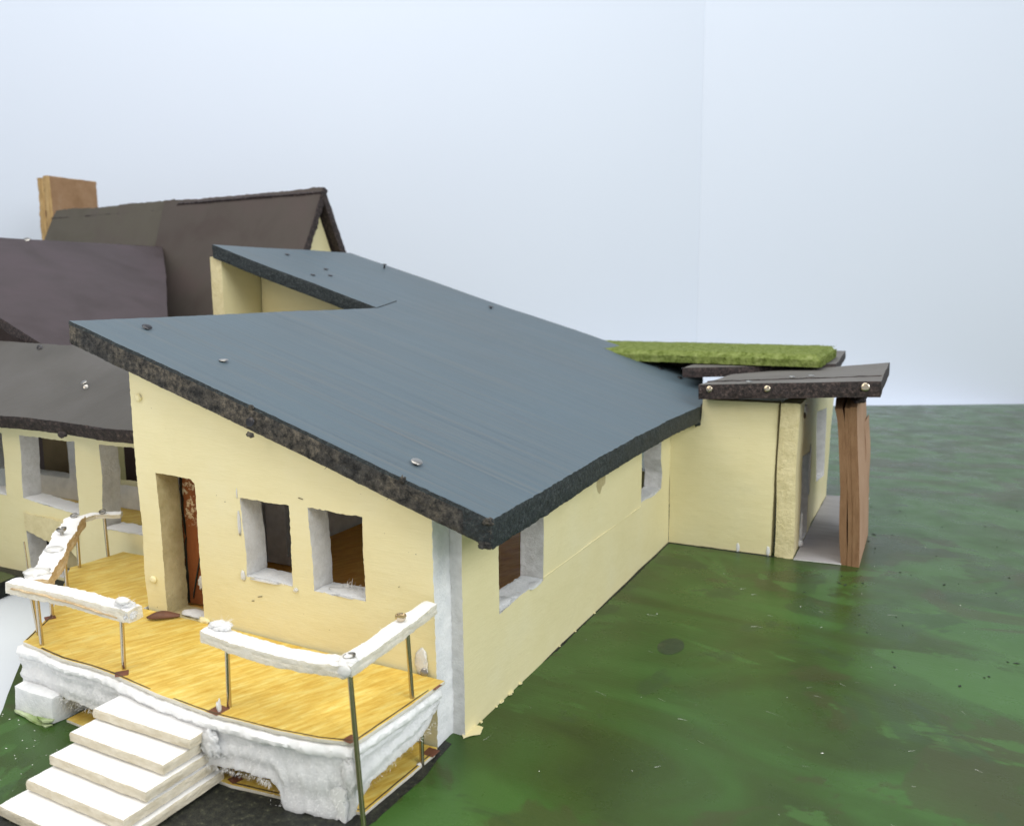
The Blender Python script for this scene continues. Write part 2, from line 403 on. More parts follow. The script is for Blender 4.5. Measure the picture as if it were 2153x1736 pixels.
def blob(name, c, r, mat_, parent, seed=0, sub=3, amp=.35, fr=6):
    if mat_ == 'torn': amp *= .55; fr *= .8
    import bmesh
    bm = bmesh.new(); bmesh.ops.create_icosphere(bm, subdivisions=sub, radius=1)
    for v in bm.verts:
        q = v.co.copy(); k = 1+amp*2*fz(q.x*fr*.3+seed, q.y*fr*.3, q.z*fr*.3, 4)
        v.co = Vector((c[0]+q.x*r[0]*k, c[1]+q.y*r[1]*k, c[2]+q.z*r[2]*k))*S
    me = bpy.data.meshes.new(name); bm.to_mesh(me); bm.free(); me.materials.append(MAT[mat_])
    me.polygons.foreach_set('use_smooth', [True]*len(me.polygons))
    o = bpy.data.objects.new(name, me); col.objects.link(o); return adopt(o, parent)
def fibres(name, pts, length, width, mat_, parent, seed=0, droop=.3, upb=.2, flat=False):
    """fine torn fibres, one joined piece; pts = (position, outward direction)"""
    R = random.Random(seed); mb = MB()
    for p, d in pts:
        p = Vector(p); d = Vector(d)+Vector((R.uniform(-.8, .8), R.uniform(-.8, .8), R.uniform(-.6, .6) + upb))
        if flat: d.z = abs(d.z)*.08
        if d.length < 1e-3: continue
        d.normalize(); L = length*R.uniform(.3, 1.2); w_ = width*R.uniform(.6, 1.3)
        sd = d.cross(Vector((R.uniform(-1, 1), R.uniform(-1, 1), R.uniform(-1, 1)))); sd.normalize()
        bend = Vector((R.uniform(-1, 1), R.uniform(-1, 1), -droop))*L*.4
        if flat: bend.z = 0
        prev = None
        for k in range(4):
            t = k/3; q = p+d*L*t+bend*t*t; ww = w_*(1-.7*t)
            a, b_ = mb.add(tuple(q-sd*ww)), mb.add(tuple(q+sd*ww))
            if prev: mb.face((prev[0], prev[1], b_, a))
            prev = (a, b_)
    return tag(mb.build(name, [mat_], parent), kind='stuff')

# shared pin meshes (unit shaft along +Z, domed head)
def lathe(name, prof, mat_, seg=16):
    mb = MB(); rings = []
    for r_, z_ in prof: rings.append([mb.add((r_*math.cos(2*math.pi*i/seg)/S, r_*math.sin(2*math.pi*i/seg)/S, z_/S)) for i in range(seg)])
    for a in range(len(rings)-1):
        for i in range(seg): j = (i+1) % seg; mb.face((rings[a][i], rings[a][j], rings[a+1][j], rings[a+1][i]))
    mb.face(rings[0][::-1]); mb.face(rings[-1])
    me = bpy.data.meshes.new(name); me.from_pydata([tuple(c_*S for c_ in p) for p in mb.v], [], mb.f); me.materials.append(MAT[mat_])
    me.polygons.foreach_set('use_smooth', [True]*len(mb.f)); me.set_sharp_from_angle(angle=math.radians(45)); return me
SHAFT = {k: lathe('shaft_'+k, [(1, 0), (1, 1)], k, 12) for k in ('brass', 'steel', 'blackpin')}
HEAD = {k: lathe('head_'+k, [(.35, -.35), (.9, -.12), (1, 0), (.97, .10), (.8, .24), (.45, .34), (.1, .37)], k, 18) for k in ('brass', 'steel', 'blackpin')}
CUP = {k: lathe('cup_'+k, [(.7, -.45), (.95, -.1), (1, .3), (.9, .32), (.82, .1), (.2, .02)], k, 18) for k in ('steel', 'brass')}
def put(name, me, a, d, scale, parent):
    o = bpy.data.objects.new(name, me); col.objects.link(o)
    q = Vector(d).to_track_quat('Z', 'Y'); o.matrix_basis = Matrix.LocRotScale(W(*a), q, Vector([s_*S for s_ in scale]))
    return adopt(o, parent)
def pin(parent, p, d, r=.085, kind='steel', out=.03, shaft=.25, cup=False):
    """a pin pushed into a surface at p, axis d (outwards); the head stands proud by out"""
    d = Vector(d).normalized(); h = Vector(p)+d*out
    o = put('pin', (CUP if cup else HEAD)[kind], h, d, (r, r, r if cup else r*.55), parent)
    s_ = put('shaft', SHAFT[kind], h-d*shaft, d, (r*.36, r*.36, shaft), parent); s_.name = 'pin_shaft'
    return o
def post(parent, a, b_, r=.036, kind='brass', head=None):
    d = Vector(b_)-Vector(a); o = put('post', SHAFT[kind], a, d, (r, r, d.length), parent)
    if head: put('pin_head', HEAD[kind], Vector(b_)+d.normalized()*head, d, (.08, .08, .08), parent)
    return o

# ================================================================== SETTING
far = Vector((.886, .463)); fp = Vector((1.21, 43.5))
def fline(x): return fp.y+(x-fp.x)*far.y/far.x
gpoly = [(70, -12), (2.6, -12), (-7.9, -2.88), (-9.6, -1.46), (-10.9, -.1), (-10.9, 2.16), (-14.62, 2.16), (-14.55, 1.6), (-14.42, 1.05), (-14.2, -8),
         (-60, -8), (-60, fline(-60)), (13.5, fline(13.5)), (70, fline(13.5))]
cornr = Vector((-7.95, 45.6))
g = panel('ground', gpoly, [], .42, FZ(0), ('ground', 'board_edge', 'board_edge'), None, rough=.05, res=.5, bevel=.03, wav=0, grid=4, K=2, seed=3, freq=2)
tag(g, kind='structure')
mb = MB()
q = [mb.add((x, y, -.43)) for x, y in ((-140, -60), (140, -60), (140, 120), (-140, 120))]; mb.face(q)
tag(mb.build('table', ['table']), kind='structure')
def wall(name, a, d, L, h, th):
    nrm = Vector((d.y, -d.x));
    if nrm.y > 0: nrm = -nrm
    mb = MB(); A = Vector(a); B = A+d*L
    lo = [(A.x, A.y), (B.x, B.y), (B.x-nrm.x*th, B.y-nrm.y*th), (A.x-nrm.x*th, A.y-nrm.y*th)]
    i0 = [mb.add((*p, -.42)) for p in lo]; i1 = [mb.add((*p, h)) for p in lo]
    for k in range(4): mb.face((i0[k], i0[(k+1) % 4], i1[(k+1) % 4], i1[k]))
    mb.face(i0[::-1]); mb.face(i1)
    return tag(mb.build(name, ['backdrop']), kind='structure')
wall('backdrop_right', cornr, Vector((.98, .2)).normalized(), 95, 70, .5)
ld = Vector((-.85, -.527)).normalized()
wall('backdrop_left', cornr+Vector((-.02, .03)), ld, 125, 70, .5)
# gritty black paint round the foot of the deck, painted shade below wing and walls, and a round stain: thin paint layers lying on the board
panel('grit_shade_patch', [(-5.0, -5.2), (-2.45, -4.3), (-1.2, -3.3), (-.04, -2.62), (.02, -1.2), (-.08, -.3), (-.7, -.1), (-3, -2.0), (-6.2, -2.0), (-6.2, -2.6), (-5.0, -2.9)], [], .004, FZ(.004),
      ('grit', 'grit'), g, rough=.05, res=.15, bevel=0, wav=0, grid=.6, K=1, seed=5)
panel('grit_shade_patch', [(-17.5, 1.75), (-10.7, 1.4), (-10.7, 4.4), (-19, 4.4)], [], .004, FZ(.004), ('grit', 'grit'), g, rough=.05, res=.3, bevel=0, wav=0, grid=.9, K=1, seed=6)  # black sheet standing in for the shade in the void under the low wing
panel('grit_shade_patch', [(-.02, 3.0), (.015, 3.0), (.035, 4), (.045, 6), (.06, 8), (.05, 11.66), (3.0, 11.64), (3.0, 11.76), (-.02, 11.76)], [], .003, FZ(.0035), ('board_edge', 'board_edge'), g, rough=.035, res=.12, bevel=0, wav=0, grid=.9, K=1, seed=8)  # dark strip painted in for the shaded gap at the foot of the walls
panel('paint_stain', [(2.07+.26*math.cos(a*.4), 4.87+.42*math.sin(a*.4)) for a in range(16)], [], .003, FZ(.004), ('stain', 'stain'), g, rough=.02, res=.1, bevel=0, wav=0, grid=.4, K=1, seed=9)

# ================================================================== SHED ROOF HOUSE
house = empty('shed_roof_house', (-3.5, 5, 0), 'cream foam board model house under the large blue grey single slope roof', 'model house')
def ztop(x): return 4.01-.3073*(x-1.0)
def zsag(x, y):  # slight bow of the big board
    return .05*math.sin((x+8)*.35)*.4 - .03*nz(x*.3, y*.3, 2)
# wall with door and two windows
xl, xr = -6.91, -.23
door_h = [(-6.33, 1.18), (-5.33, 1.18), (-5.35, 2.6), (-5.36, 3.86), (-5.45, 3.93), (-6.36, 3.97), (-6.34, 2.6)]
w1 = [(-4.20, 2.27), (-3.12, 2.24), (-3.13, 3.0), (-3.12, 3.70), (-3.7, 3.70), (-4.25, 3.72), (-4.22, 3.2), (-4.18, 2.7)]
w2 = [(-2.66, 2.24), (-1.55, 2.25), (-1.58, 3.0), (-1.57, 3.68), (-2.1, 3.70), (-2.73, 3.72), (-2.71, 3.45), (-2.68, 3.0)]
outer = [(xl+.12, 0), (xr, 0), (xr, ztop(xr)-.46), (xl, ztop(xl)-.46), (xl+.03, 4.2), (xl+.05, 2.6), (xl+.02, 2.0), (xl+.05, 1.4)]
dw = panel('door_wall', outer, [door_h, w1, w2], .5, FY(-.5), ('cream', 'foam', 'foam', 'olive', 'reveal'), house, rough=.020, res=.04, bevel=-.004, wav=.03,
           holemats=[3, 4, 4], seed=11, K=5, grid=.35)
# long wall below the eave: windows reach up under the roof
L = 11.73
sw1 = [(1.25, 1.66), (2.2, 1.72), (3.08, 1.68), (3.10, 3.5), (1.25, 3.5)]
sw2 = [(9.2, 1.80), (10.2, 1.74), (10.92, 1.78), (11.0, 2.2), (10.86, 2.6), (10.92, 3.5), (9.2, 3.5)]
chip = [(5.93, 2.95), (6.0, 2.8), (6.15, 2.72), (6.3, 2.86), (6.48, 2.9), (6.5, 3.2), (5.9, 3.2)]
lw = panel('eaves_wall', rect(0, L, 0, 3.84), [sw1, sw2], .5, FX(0), ('cream', 'foam_grey', 'foam', 'reveal'), house, rough=.017, res=.05, bevel=-.004, wav=.03,  # end edge greyed: shade of the recessed corner put into the foam colour
           holemats=[3, 3], seed=23, K=5, grid=.5)
# chipped spot: a small ragged piece of bare tan foam set in the wall
panel('chipped_spot', chip, [], .02, FX(.004), ('olive', 'olive'), house, rough=.03, res=.05, bevel=.004, wav=0, grid=.2, K=2, seed=4)
sweep('scored_line', [(0.0, 3.1, 1.735), (0.0, 9.15, 1.70)], lambda t: [(-.012, -.016), (.014, -.012), (.018, .004), (-.012, .018)], ['cream', 'cream'], house, amp=.004, seed=2)
# small flakes of paint along the foot of the long wall
R = random.Random(5)
for k in range(13):
    y = R.uniform(.05, 7) if k > 6 else R.uniform(.2, 2.2); s_ = R.uniform(.015, .045)
    if k == 0: y, s_ = .14, .17
    pl_ = [(.02+s_*R.uniform(.5, 1.2)*math.cos(a), y+s_*1.6*R.uniform(.5, 1.2)*math.sin(a)) for a in [i*math.pi/4 for i in range(8)]]
    panel('paint_flake', pl_, [], .012, FZ(.018+.01*R.random()), ('cream', 'cream'), house, rough=.01, res=.04, bevel=.004, wav=.02, grid=.3, K=1, seed=k)
# hidden enclosing walls; party and end walls cut low and open to let light inside
panel('party_wall', rect(0.02, 9.0, 0, 4.1), [], .45, FX(-6.9), ('foam_grey', 'foam', 'cream'), house, seed=31, K=2, res=.3, grid=1)
def zb(x): return ztop(x)-.45
panel('clerestory_wall', rect(9.35, 16.3, 0, zb(-15.15)-.02), [], .5, FX(-14.65), ('cream', 'cream_rough', 'cream'), house, rough=.012, seed=33, K=4, res=.15, grid=.8)
panel('end_wall', [(-14.62, 0), (-.4, 0), (-.4, 1.1), (-8.8, 1.1), (-8.9, zb(-8.9)-.02), (-14.62, zb(-14.62)-.02)], [rect(-12.5, -9.5, .6, 4.6)], .45, FY(15.9), ('cream', 'foam', 'cream'), house, seed=35, K=2, res=.3, grid=1)
panel('inner_wall', [(-14.62, 0), (-8.6, 0), (-8.6, zb(-8.6)-.03), (-14.62, zb(-14.62)-.03)], [], .35, FY(11.10), ('cream', 'foam', 'foam'), house, seed=36, K=2, res=.3, grid=.6, wav=.04)
# interior: printed floor, partitions, brown door leaf
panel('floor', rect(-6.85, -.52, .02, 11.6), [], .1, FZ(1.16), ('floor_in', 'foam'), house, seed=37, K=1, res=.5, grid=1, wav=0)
panel('partition', rect(-6.8, -5.35, 1.17, 4.6), [rect(-6.2, -6.08, 1.4, 4.3), rect(-5.8, -5.7, 1.4, 4.3)], .3, FY(2.7), ('foam_grey', 'foam', 'foam'), house, seed=38, K=2, res=.2, grid=.8)
dl = panel('door', [(-6.42, 1.2), (-5.2, 1.2), (-5.2, 4.1), (-6.42, 4.1)], [], .07, lambda u, v, d: (u, .06+d+.10*max(0, (u+6.42))*.6, v), ('door', 'door'), house, rough=.01, seed=40, K=1, res=.15, grid=.3, wav=.04)
sweep('door_crack', [(-5.98, .055, 2.15), (-6.22, .045, 1.35)], lambda t: [(-.012, -.02), (.012, -.02), (.012, .05), (-.012, .05)], ['board_edge', 'board_edge'], dl, amp=.01, seed=3)
sweep('door_gap', [(-6.33, .03, 1.25), (-6.30, .03, 2.6), (-6.33, .03, 3.95)], lambda t: [(-.03, -.02), (.03, -.02), (.03, .02), (-.03, .02)], ['board_edge', 'board_edge'], dl, amp=.02, seed=5)
# roof: painted top board with bare torn edges
routl = [(-8.08, -.8), (1.0, -.8), (.96, 1.2), (.82, 5.2), (.79, 8.6), (.88, 11.62), (.72, 12.7), (.1, 14.7), (-.3, 16.6), (-14.95, 16.62), (-14.9, 9.25), (-8.2, 9.12)]
def rframe(u, v, d):
    return (u+.02*d, v, ztop(u)-d*1.05+zsag(u, v))
def redge(a, k, hm):
    return 3 if k == 0 or a[0] > .5 or 8.5 < a[1] < 9.6 else 1
roof = panel('roof', routl, [], .42, rframe, ('roof', 'edge', 'foam', 'eave'), house, rough=.024, res=.05, bevel=.012, wav=.012, grid=.5, K=7, seed=50, freq=2.2, edgefn=redge)
# unseen back of the roof board uses the third slot (white foam, added to bounce light indoors); ragged crumbs along the verge and corner
for p, r_ in (((-3.55, -.81, 5.41), (.05, .03, .04)), ((-3.60, -.82, 4.94), (.08, .03, .045)), ((.92, -.78, 3.98), (.09, .06, .06)), ((.86, -.76, 3.62), (.12, .08, .07)),
              ((-.55, -.80, 4.46), (.05, .03, .06)), ((-8.05, -.78, 6.42), (.06, .05, .07)), ((.80, 11.62, 3.62), (.08, .06, .12))):
    blob('torn_crumb', p, r_, 'edge' if p[1] < 5 else 'eave', roof, seed=p[0]*7, amp=.5, sub=3)
fp_ = []
R = random.Random(8)
for k in range(700):
    x = R.uniform(-7.9, 1.0); fp_.append(((x, -.82+R.uniform(-.02, .03), ztop(x)+R.uniform(-.40, .01)), (0, -1, 0)))
fibres('torn_fibre', fp_, .07, .006, 'edge', roof, 8)
# score line where the notch was cut on
sweep('cut_line', [(-8.2, 9.12, ztop(-8.2)+zsag(-8.2, 9.1)), (-8.75, 10.9, ztop(-8.75)+zsag(-8.7, 10.9))], lambda t: [(-.01, -.01), (.014, -.01), (.014, .016), (-.01, .016)], ['eave', 'eave'], roof, amp=.004)
un = Vector((.3073, 0, 1)).normalized()
for (x, y), kind, out, r_, tilt in (((-7.43, .4), 'blackpin', .05, .10, .25), ((-5.45, .46), 'steel', .04, .09, -.2), ((-.76, -.11), 'steel', .05, .10, .1), ((-14.06, 11.89), 'blackpin', .03, .09, 0),
                              ((-11.52, 10.23), 'blackpin', .03, .085, 0), ((-12.32, 11.85), 'blackpin', .03, .085, 0), ((-11.5, 11.07), 'blackpin', .03, .085, 0), ((-12.7, 15.8), 'blackpin', .16, .09, 0),
                              ((-7.72, 15.3), 'blackpin', .06, .10, 0), ((-1.3, 15.0), 'blackpin', .04, .09, 0), ((-.55, 14.6), 'blackpin', .03, .09, 0)):
    pin(roof, (x, y, ztop(x)+zsag(x, y)), un+Vector((tilt, -.1, 0)), r_, kind, out)
pin(roof, (-3.55, -.83, 5.16), (.1, -1, .2), .085, 'blackpin', .03)
pin(house, (-6.67, -.5, 5.37), (0, -1, .1), .075, 'steel', .005).data.materials  # paint-covered pin heads in the wall
for p in ((-6.67, -.52, 5.37), (-6.62, -.53, 1.84)):
    blob('painted_pin_head', p, (.075, .05, .075), 'cream', house, seed=p[2], amp=.1)
blob('glue_spot', (-.5, -.51, 1.42), (.13, .02, .22), 'glue', house, seed=3, amp=.3)
pin(house, (-.42, -.52, 1.26), (.1, -1, .25), .07, 'steel', .03)
for x, z_, l_, a in ((-3.95, 1.93, .10, .25), (-4.1, 1.83, .06, .2), (-2.9, 3.86, .10, -.2), (-4.62, 3.6, .02, 0), (-.55, 3.2, .02, 0), (-.9, 2.6, .03, .5)):
    sweep('pencil_mark', [(x, -.505, z_), (x+l_, -.505, z_+l_*a)], lambda t: [(-.004, -.005), (.005, -.005), (.005, .005), (-.004, .005)], ['line', 'line'], dw, amp=.002)
# bare foam showing at the torn sills
def sill(parent, pts, n_, seed, ln=.07):
    R = random.Random(seed); out = []
    for k in range(n_):
        a, b_ = pts[R.randrange(len(pts)-1)], None
        i = R.randrange(len(pts)-1); a, b_ = Vector(pts[i]), Vector(pts[i+1]); out.append((a.lerp(b_, R.random())+Vector((R.uniform(-.01, .01), R.uniform(0, .3), 0)), (0, -.4, .6)))
    fibres('torn_fibre', out, ln, .006, 'fibre', parent, seed)
sill(dw, [(-4.22, -.5, 2.27), (-3.1, -.5, 2.23)], 90, 61, .06)
sill(dw, [(-2.3, -.3, 2.25), (-1.56, -.3, 2.26)], 160, 62, .13)
for p, r_, k in (((-3.75, -.42, 2.25), (.42, .13, .025), 1), ((-4.26, -.52, 2.28), (.05, .03, .10), 2), ((-4.28, -.52, 3.25), (.035, .02, .25), 3), ((-2.0, -.3, 2.25), (.5, .22, .04), 4), ((-4.3, -.515, 3.78), (.012, .012, .1), 5), ((-3.05, -.51, 2.2), (.05, .02, .04), 6)):
    blob('torn_foam', p, r_, 'torn', dw, seed=k*3.1, amp=.55)
for p, r_, k, mt in (((-5.75, -.3, 1.22), (.38, .16, .05), 11, 'torn'), ((-5.3, -.53, 1.25), (.14, .05, .06), 13, 'cream'), ((-5.95, .03, 1.7), (.07, .04, .14), 15, 'glue')):
    blob('torn_foam', p, r_, mt, dw, seed=k*3.1, amp=.4)
for p, r_, k in (((-.16, 1.6, 1.72), (.16, .3, .05), 7), ((-.05, 2.7, 1.70), (.1, .35, .03), 8), ((-.06, 10.2, 1.77), (.1, .5, .03), 9)):
    blob('torn_foam', p, r_, 'torn', lw, seed=k*3.1, amp=.5)

for xa, xb, za, zb2, k in ((-4.18, -3.14, 2.268, 2.243, 1), (-2.64, -1.58, 2.243, 2.252, 2)):
    panel('sill', rect(xa, xb, -.49, -.02), [], .03, lambda u, v, d, xa=xa, xb=xb, za=za, zb2=zb2: (u, v, za+(zb2-za)*(u-xa)/(xb-xa)+.02-d+.012*nz(u*6, v*6, 2)), ('foam', 'torn'), dw, rough=.03, res=.04, bevel=.006, wav=.01, grid=.1, K=2, seed=140+k, freq=5)
for ya, yb_, z_, k in ((1.28, 3.05, 1.70, 1), (9.23, 10.9, 1.785, 2)):
    panel('sill', rect(-.47, -.01, ya, yb_), [], .03, lambda u, v, d, z_=z_: (u, v, z_+.02-d+.02*nz(u*5, v*5, 3)), ('foam', 'torn'), lw, rough=.03, res=.05, bevel=.006, wav=.01, grid=.12, K=2, seed=144+k, freq=5)
# ================================================================== DECK
zd = 1.213
deck = empty('deck', (-4, -1.5, 0), 'raised deck with yellow printed wood floor and torn white foam front', 'deck')
front = [(-7.56, -2.56), (-7.0, -2.62), (-6.3, -2.70), (-5.6, -2.68), (-5, -2.71), (-3.8, -2.86), (-2.57, -2.93), (-1.4, -2.86), (-.7, -2.76), (-.18, -2.61)]
dpoly = front+[(-.09, -1.6), (-.02, -.55), (-6.95, -.55), (-6.95, 1.75), (-10.42, 1.7), (-10.53, .41), (-9.4, -.55), (-8.25, -1.62)]
dsh = panel('floor_sheet', dpoly, [], .06, FZ(zd), ('print', 'ivory'), deck, rough=.012, res=.08, bevel=.006, wav=.015, grid=.4, K=2, seed=70)
# dark print line just inside the edge
sweep('border_line', [(x+.05*(1 if x < -7 else 0), y+.035, zd+.001) for x, y in front[1:]], lambda t: [(-.011, -.006), (.011, -.006), (.011, .005), (-.011, .005)], ['line', 'line'], deck, amp=.004, step=.1)
sweep('border_line', [(-.22, -2.56, zd+.001), (-.15, -1.6, zd+.001), (-.09, -.85, zd+.001)], lambda t: [(-.011, -.006), (.011, -.006), (.011, .005), (-.011, .005)], ['line', 'line'], deck, amp=.004, step=.1)
sweep('border_line', [(-8.2, -1.58, zd+.001), (-7.58, -2.48, zd+.001)], lambda t: [(-.011, -.006), (.011, -.006), (.011, .005), (-.011, .005)], ['line', 'line'], deck, amp=.004, step=.1)
# foam slab under the sheet: rolled top lip, torn fluffy face
def lerp_tab(tab, t):
    for i in range(len(tab)-1):
        if t <= tab[i+1][0]:
            a, b_ = tab[i], tab[i+1]; return a[1]+(b_[1]-a[1])*(t-a[0])/(b_[0]-a[0])
    return tab[-1][1]
def fascia(name, path, tab, seed, amp=.03, thick=.55):
    def sec(t):
        zb_ = lerp_tab(tab, t); zt = zd-.085
        if zb_ > .1: zb_ += .055*fz(t*26+seed, 1, 2, 4)
        h = zt-zb_; lip = .065+.018*nz(t*9, seed, 3)
        return [(-thick, zt), (-.05, zt+.012), (.03, zt-.01), (lip, zt-.06), (lip, zt-.11), (.035, zt-.16), (.0, zt-.18)] + \
               [(.0+.02*math.sin(k*1.3+t*3), zt-.18-(h-.18)*k/9) for k in range(1, 10)] + [(-.08, zb_-.01), (-.2, zb_+.03), (-thick, zb_+.05)]
    def mf(k, t): return 0 if k < 5 else 1
    return sweep(name, path, sec, ['white', 'torn'], deck, mf, amp=amp*.62, fr=3.6, seed=seed, step=.03, cap=1, amp2=.034, fr2=9)
P3 = [(x, y+.02, 0) for x, y in front]
P3[0] = (-7.62, -2.60, 0)
fascia('foam_fascia', P3[:8]+[(-.75, -2.74, 0), (-.22, -2.60, 0)], [(0, .46), (.15, .48), (.3, .40), (.55, .38), (.66, .36), (.72, .44), (.82, .43), (.84, .30), (.85, .02), (.95, .02), (.985, .02), (1, .25)], 3)
fascia('foam_fascia', [(-.24, -2.58, 0), (-.14, -1.6, 0), (-.08, -.66, 0)], [(0, .36), (.2, .44), (.45, .52), (.7, .55), (.82, .62), (.9, .76), (1, .86)], 9, .022, .4)
fp_ = []
R = random.Random(12)
for k in range(2600):
    t = R.random(); i = min(int(t*9), 8); a, b_ = Vector((*front[i], 0)), Vector((*front[i+1], 0)); q = a.lerp(b_, R.random()); lo_ = .1 if -1.5 < q.x < -.3 else .4
    fp_.append(((q.x, q.y-.06, R.uniform(lo_, .95)), (0, -1, -.1)))
for k in range(350):
    y = R.uniform(-2.6, -.8); fp_.append(((-.1+(y+2.6)*.03, y, R.uniform(.5, .95)), (1, 0, -.1)))
fibres('torn_fibre', fp_, .04, .0022, 'fibre', deck, 13)
fp_ = []; R = random.Random(14)
BOT = [(-7.5, .45), (-6.6, .46), (-5.4, .42), (-4.6, .40), (-2.7, .40), (-2.3, .42), (-1.7, .44), (-1.5, .38)]
for k in range(800):
    i = R.randrange(len(BOT)-1); t = R.random(); x = BOT[i][0]+(BOT[i+1][0]-BOT[i][0])*t; z_ = BOT[i][1]+(BOT[i+1][1]-BOT[i][1])*t
    y = -2.62-.33*math.exp(-((x+2.6)/2.2)**2); fp_.append(((x, y-.03, z_+R.uniform(-.03, .05)), (0, -.5, -1)))
for k in range(200): fp_.append(((-1.38+R.uniform(-.05, .05), -2.78, R.uniform(.02, .45)), (-1, -.4, -.2)))
for k in range(60):
    y = R.uniform(-2.55, -.7); fp_.append(((-.1+R.uniform(-.04, .03), y, .46+.14*(y+2.55)/1.85+R.uniform(-.05, .05)), (.5, 0, -1)))
for k in range(300): fp_.append(((-.24+R.uniform(-.12, .08), -2.68, R.uniform(.35, 1.0)), (.3, -1, .1)))
for k in range(380): fp_.append(((-2.6+R.gauss(0, .12), -2.99, R.uniform(.5, .95)), (.0, -1, .1)))
fibres('torn_fibre', fp_, .05, .0022, 'fibre', deck, 15)
for p, r_, k in (((-2.6, -2.96, .74), (.18, .06, .22), 1), ((-.28, -2.66, .72), (.14, .05, .24), 3), ((-2.15, -2.62, .36), (.07, .04, .07), 6)):
    blob('torn_foam', p, r_, 'torn', deck, seed=k*5.3, amp=.6, sub=4, fr=10)
# support block and lower floor
panel('support_block', [(-7.6, 0), (-6.52, 0), (-6.49, .5), (-7.55, .5)], [], .85, FY(-2.80), ('foam', 'foam', 'foam'), deck, rough=.02, res=.1, bevel=.02, wav=.03, grid=.25, K=5, seed=75)
panel('support_block', [(-1.40, 0), (-.35, 0), (-.3, .55), (-1.30, .5)], [], .25, FY(-2.72), ('white', 'torn', 'torn'), deck, rough=.07, res=.04, bevel=.01, wav=.06, grid=.12, K=4, seed=76, freq=4)
panel('lower_floor', [(-.18, -.58), (-.12, -.75), (-.2, -2.46), (-1.2, -2.64), (-2.4, -2.80), (-6.4, -2.65), (-6.5, -.58)], [], .05, FZ(.06), ('print', 'ivory'), deck, rough=.01, res=.12, bevel=.005, wav=.004, grid=.6, K=1, seed=77)
sweep('border_line', [(-2.4, -2.74, .061), (-1.2, -2.59, .061), (-.25, -2.42, .061), (-.17, -.8, .061)], lambda t: [(-.011, -.006), (.011, -.006), (.011, .005), (-.011, .005)], ['line', 'line'], deck, amp=.003, step=.1)
# brown corner squares printed on the sheets
def sq(cx, cy, z, r_, rot, par=deck, st_=1.0):
    pts = [(cx+r_*math.cos(rot+i*math.pi/2)*(st_ if i % 2 else 1), cy+r_*math.sin(rot+i*math.pi/2)*(st_ if i % 2 else 1)) for i in range(4)]
    panel('corner_square', pts, [], .004, FZ(z+.004), ('square', 'square'), par, rough=.006, res=.05, bevel=0, wav=0, grid=.4, K=1, seed=cx)
for a in ((-4.88, -2.63, .14, .1), (-2.56, -2.80, .17, .7), (-.3, -2.58, .12, .6), (-.09, -.78, .13, .75), (-8.15, -1.66, .13, .3)): sq(a[0], a[1], zd, a[2], a[3])
for a in ((-.2, -.74, .15, .75), (-2.45, -2.66, .12, .5)): sq(a[0], a[1], .06, a[2], a[3])
# green paint smear at the block's foot and strips of torn painted paper on the board edge
for pl_, z_, k in (([(-7.55, -2.84), (-6.9, -2.92), (-6.55, -2.95), (-6.5, -2.82), (-7.0, -2.8)], .03, 1), ([(-6.9, -2.86), (-6.62, -2.95), (-6.49, -2.84), (-6.52, -2.78)], .13, 2)):
    panel('paint_chip', pl_, [], .03, FZ(z_), ('greenchip', 'greenchip'), deck, rough=.03, res=.05, bevel=.004, wav=.05, grid=.15, K=1, seed=k)
blob('glue_fibres', (-2.52, -2.82, zd+.05), (.035, .03, .12), 'glue', deck, seed=31, amp=.5)
# ================================================================== STAIRCASE
stair = empty('staircase', (-3.75, -3.7, 0), 'white stacked foam board steps leading up to the yellow deck', 'staircase')
for k, (xa, xb, yf, yb) in enumerate(((-4.81, -2.71, -3.22, -2.80), (-4.81, -2.77, -3.64, -2.84), (-4.77, -2.70, -4.00, -2.82), (-4.78, -2.69, -4.38, -2.78), (-4.85, -2.62, -4.78, -2.72))):
    z_ = .91-.182*k; j = [rnd.uniform(-.015, .015) for _ in range(4)]
    panel('step', [(xa+j[0], yf+j[1]), (xb+j[2], yf), (xb, yb), (xa+j[3], yb+.1)], [], .172, FZ(z_), ('white', 'step_edge', 'white'), stair, rough=.013, res=.04, bevel_back=.05, bevel=.014, wav=.012, grid=.35, K=5, seed=80+k)
# ================================================================== RAILINGS
def bar(name, path, parent, side_mat, w_=.13, h=.22, seed=0, amp=.014, wfn=None):
    def sec(t):
        ww = w_*(wfn(t) if wfn else 1)
        return [(-ww, 0), (-ww*.5, .012), (0, .015), (ww*.5, .012), (ww, 0), (ww*1.02, -h*.33), (ww*.97, -h*.5), (ww*1.03, -h*.66), (ww, -h), (0, -h-.01), (-ww, -h), (-ww*1.02, -h*.5)]
    return sweep(name, path, sec, ['white', side_mat], parent, lambda k, t: 0 if k < 4 else 1, amp=amp, fr=5.0, seed=seed, step=.03, amp2=.014, fr2=16)
G = 'white foam rails on metal pins round the deck'
ra = empty('railing', (-6.1, -2.5, zd), 'short straight white rail with a split edge, between staircase and deck corner', 'railing', G)
b1 = bar('handrail', [(-7.78, -2.50, 2.30), (-7.0, -2.5, 2.31), (-6.17, -2.5, 2.34), (-5.2, -2.52, 2.33), (-4.6, -2.5, 2.32)], ra, 'ivory', .14, .20, 1)
sweep('split', [(-7.6, -2.64, 2.22), (-6.6, -2.65, 2.235), (-6.0, -2.66, 2.23), (-5.3, -2.665, 2.20), (-4.85, -2.65, 2.17)], lambda t: [(-.02, -.012), (.016, -.012), (.016, .012), (-.02, .012)], ['tan', 'tan'], b1, amp=.014, seed=4)
post(ra, (-7.12, -2.5, zd-.3), (-7.14, -2.5, 2.12)); post(ra, (-5.01, -2.5, zd-.3), (-4.95, -2.5, 2.12)); 
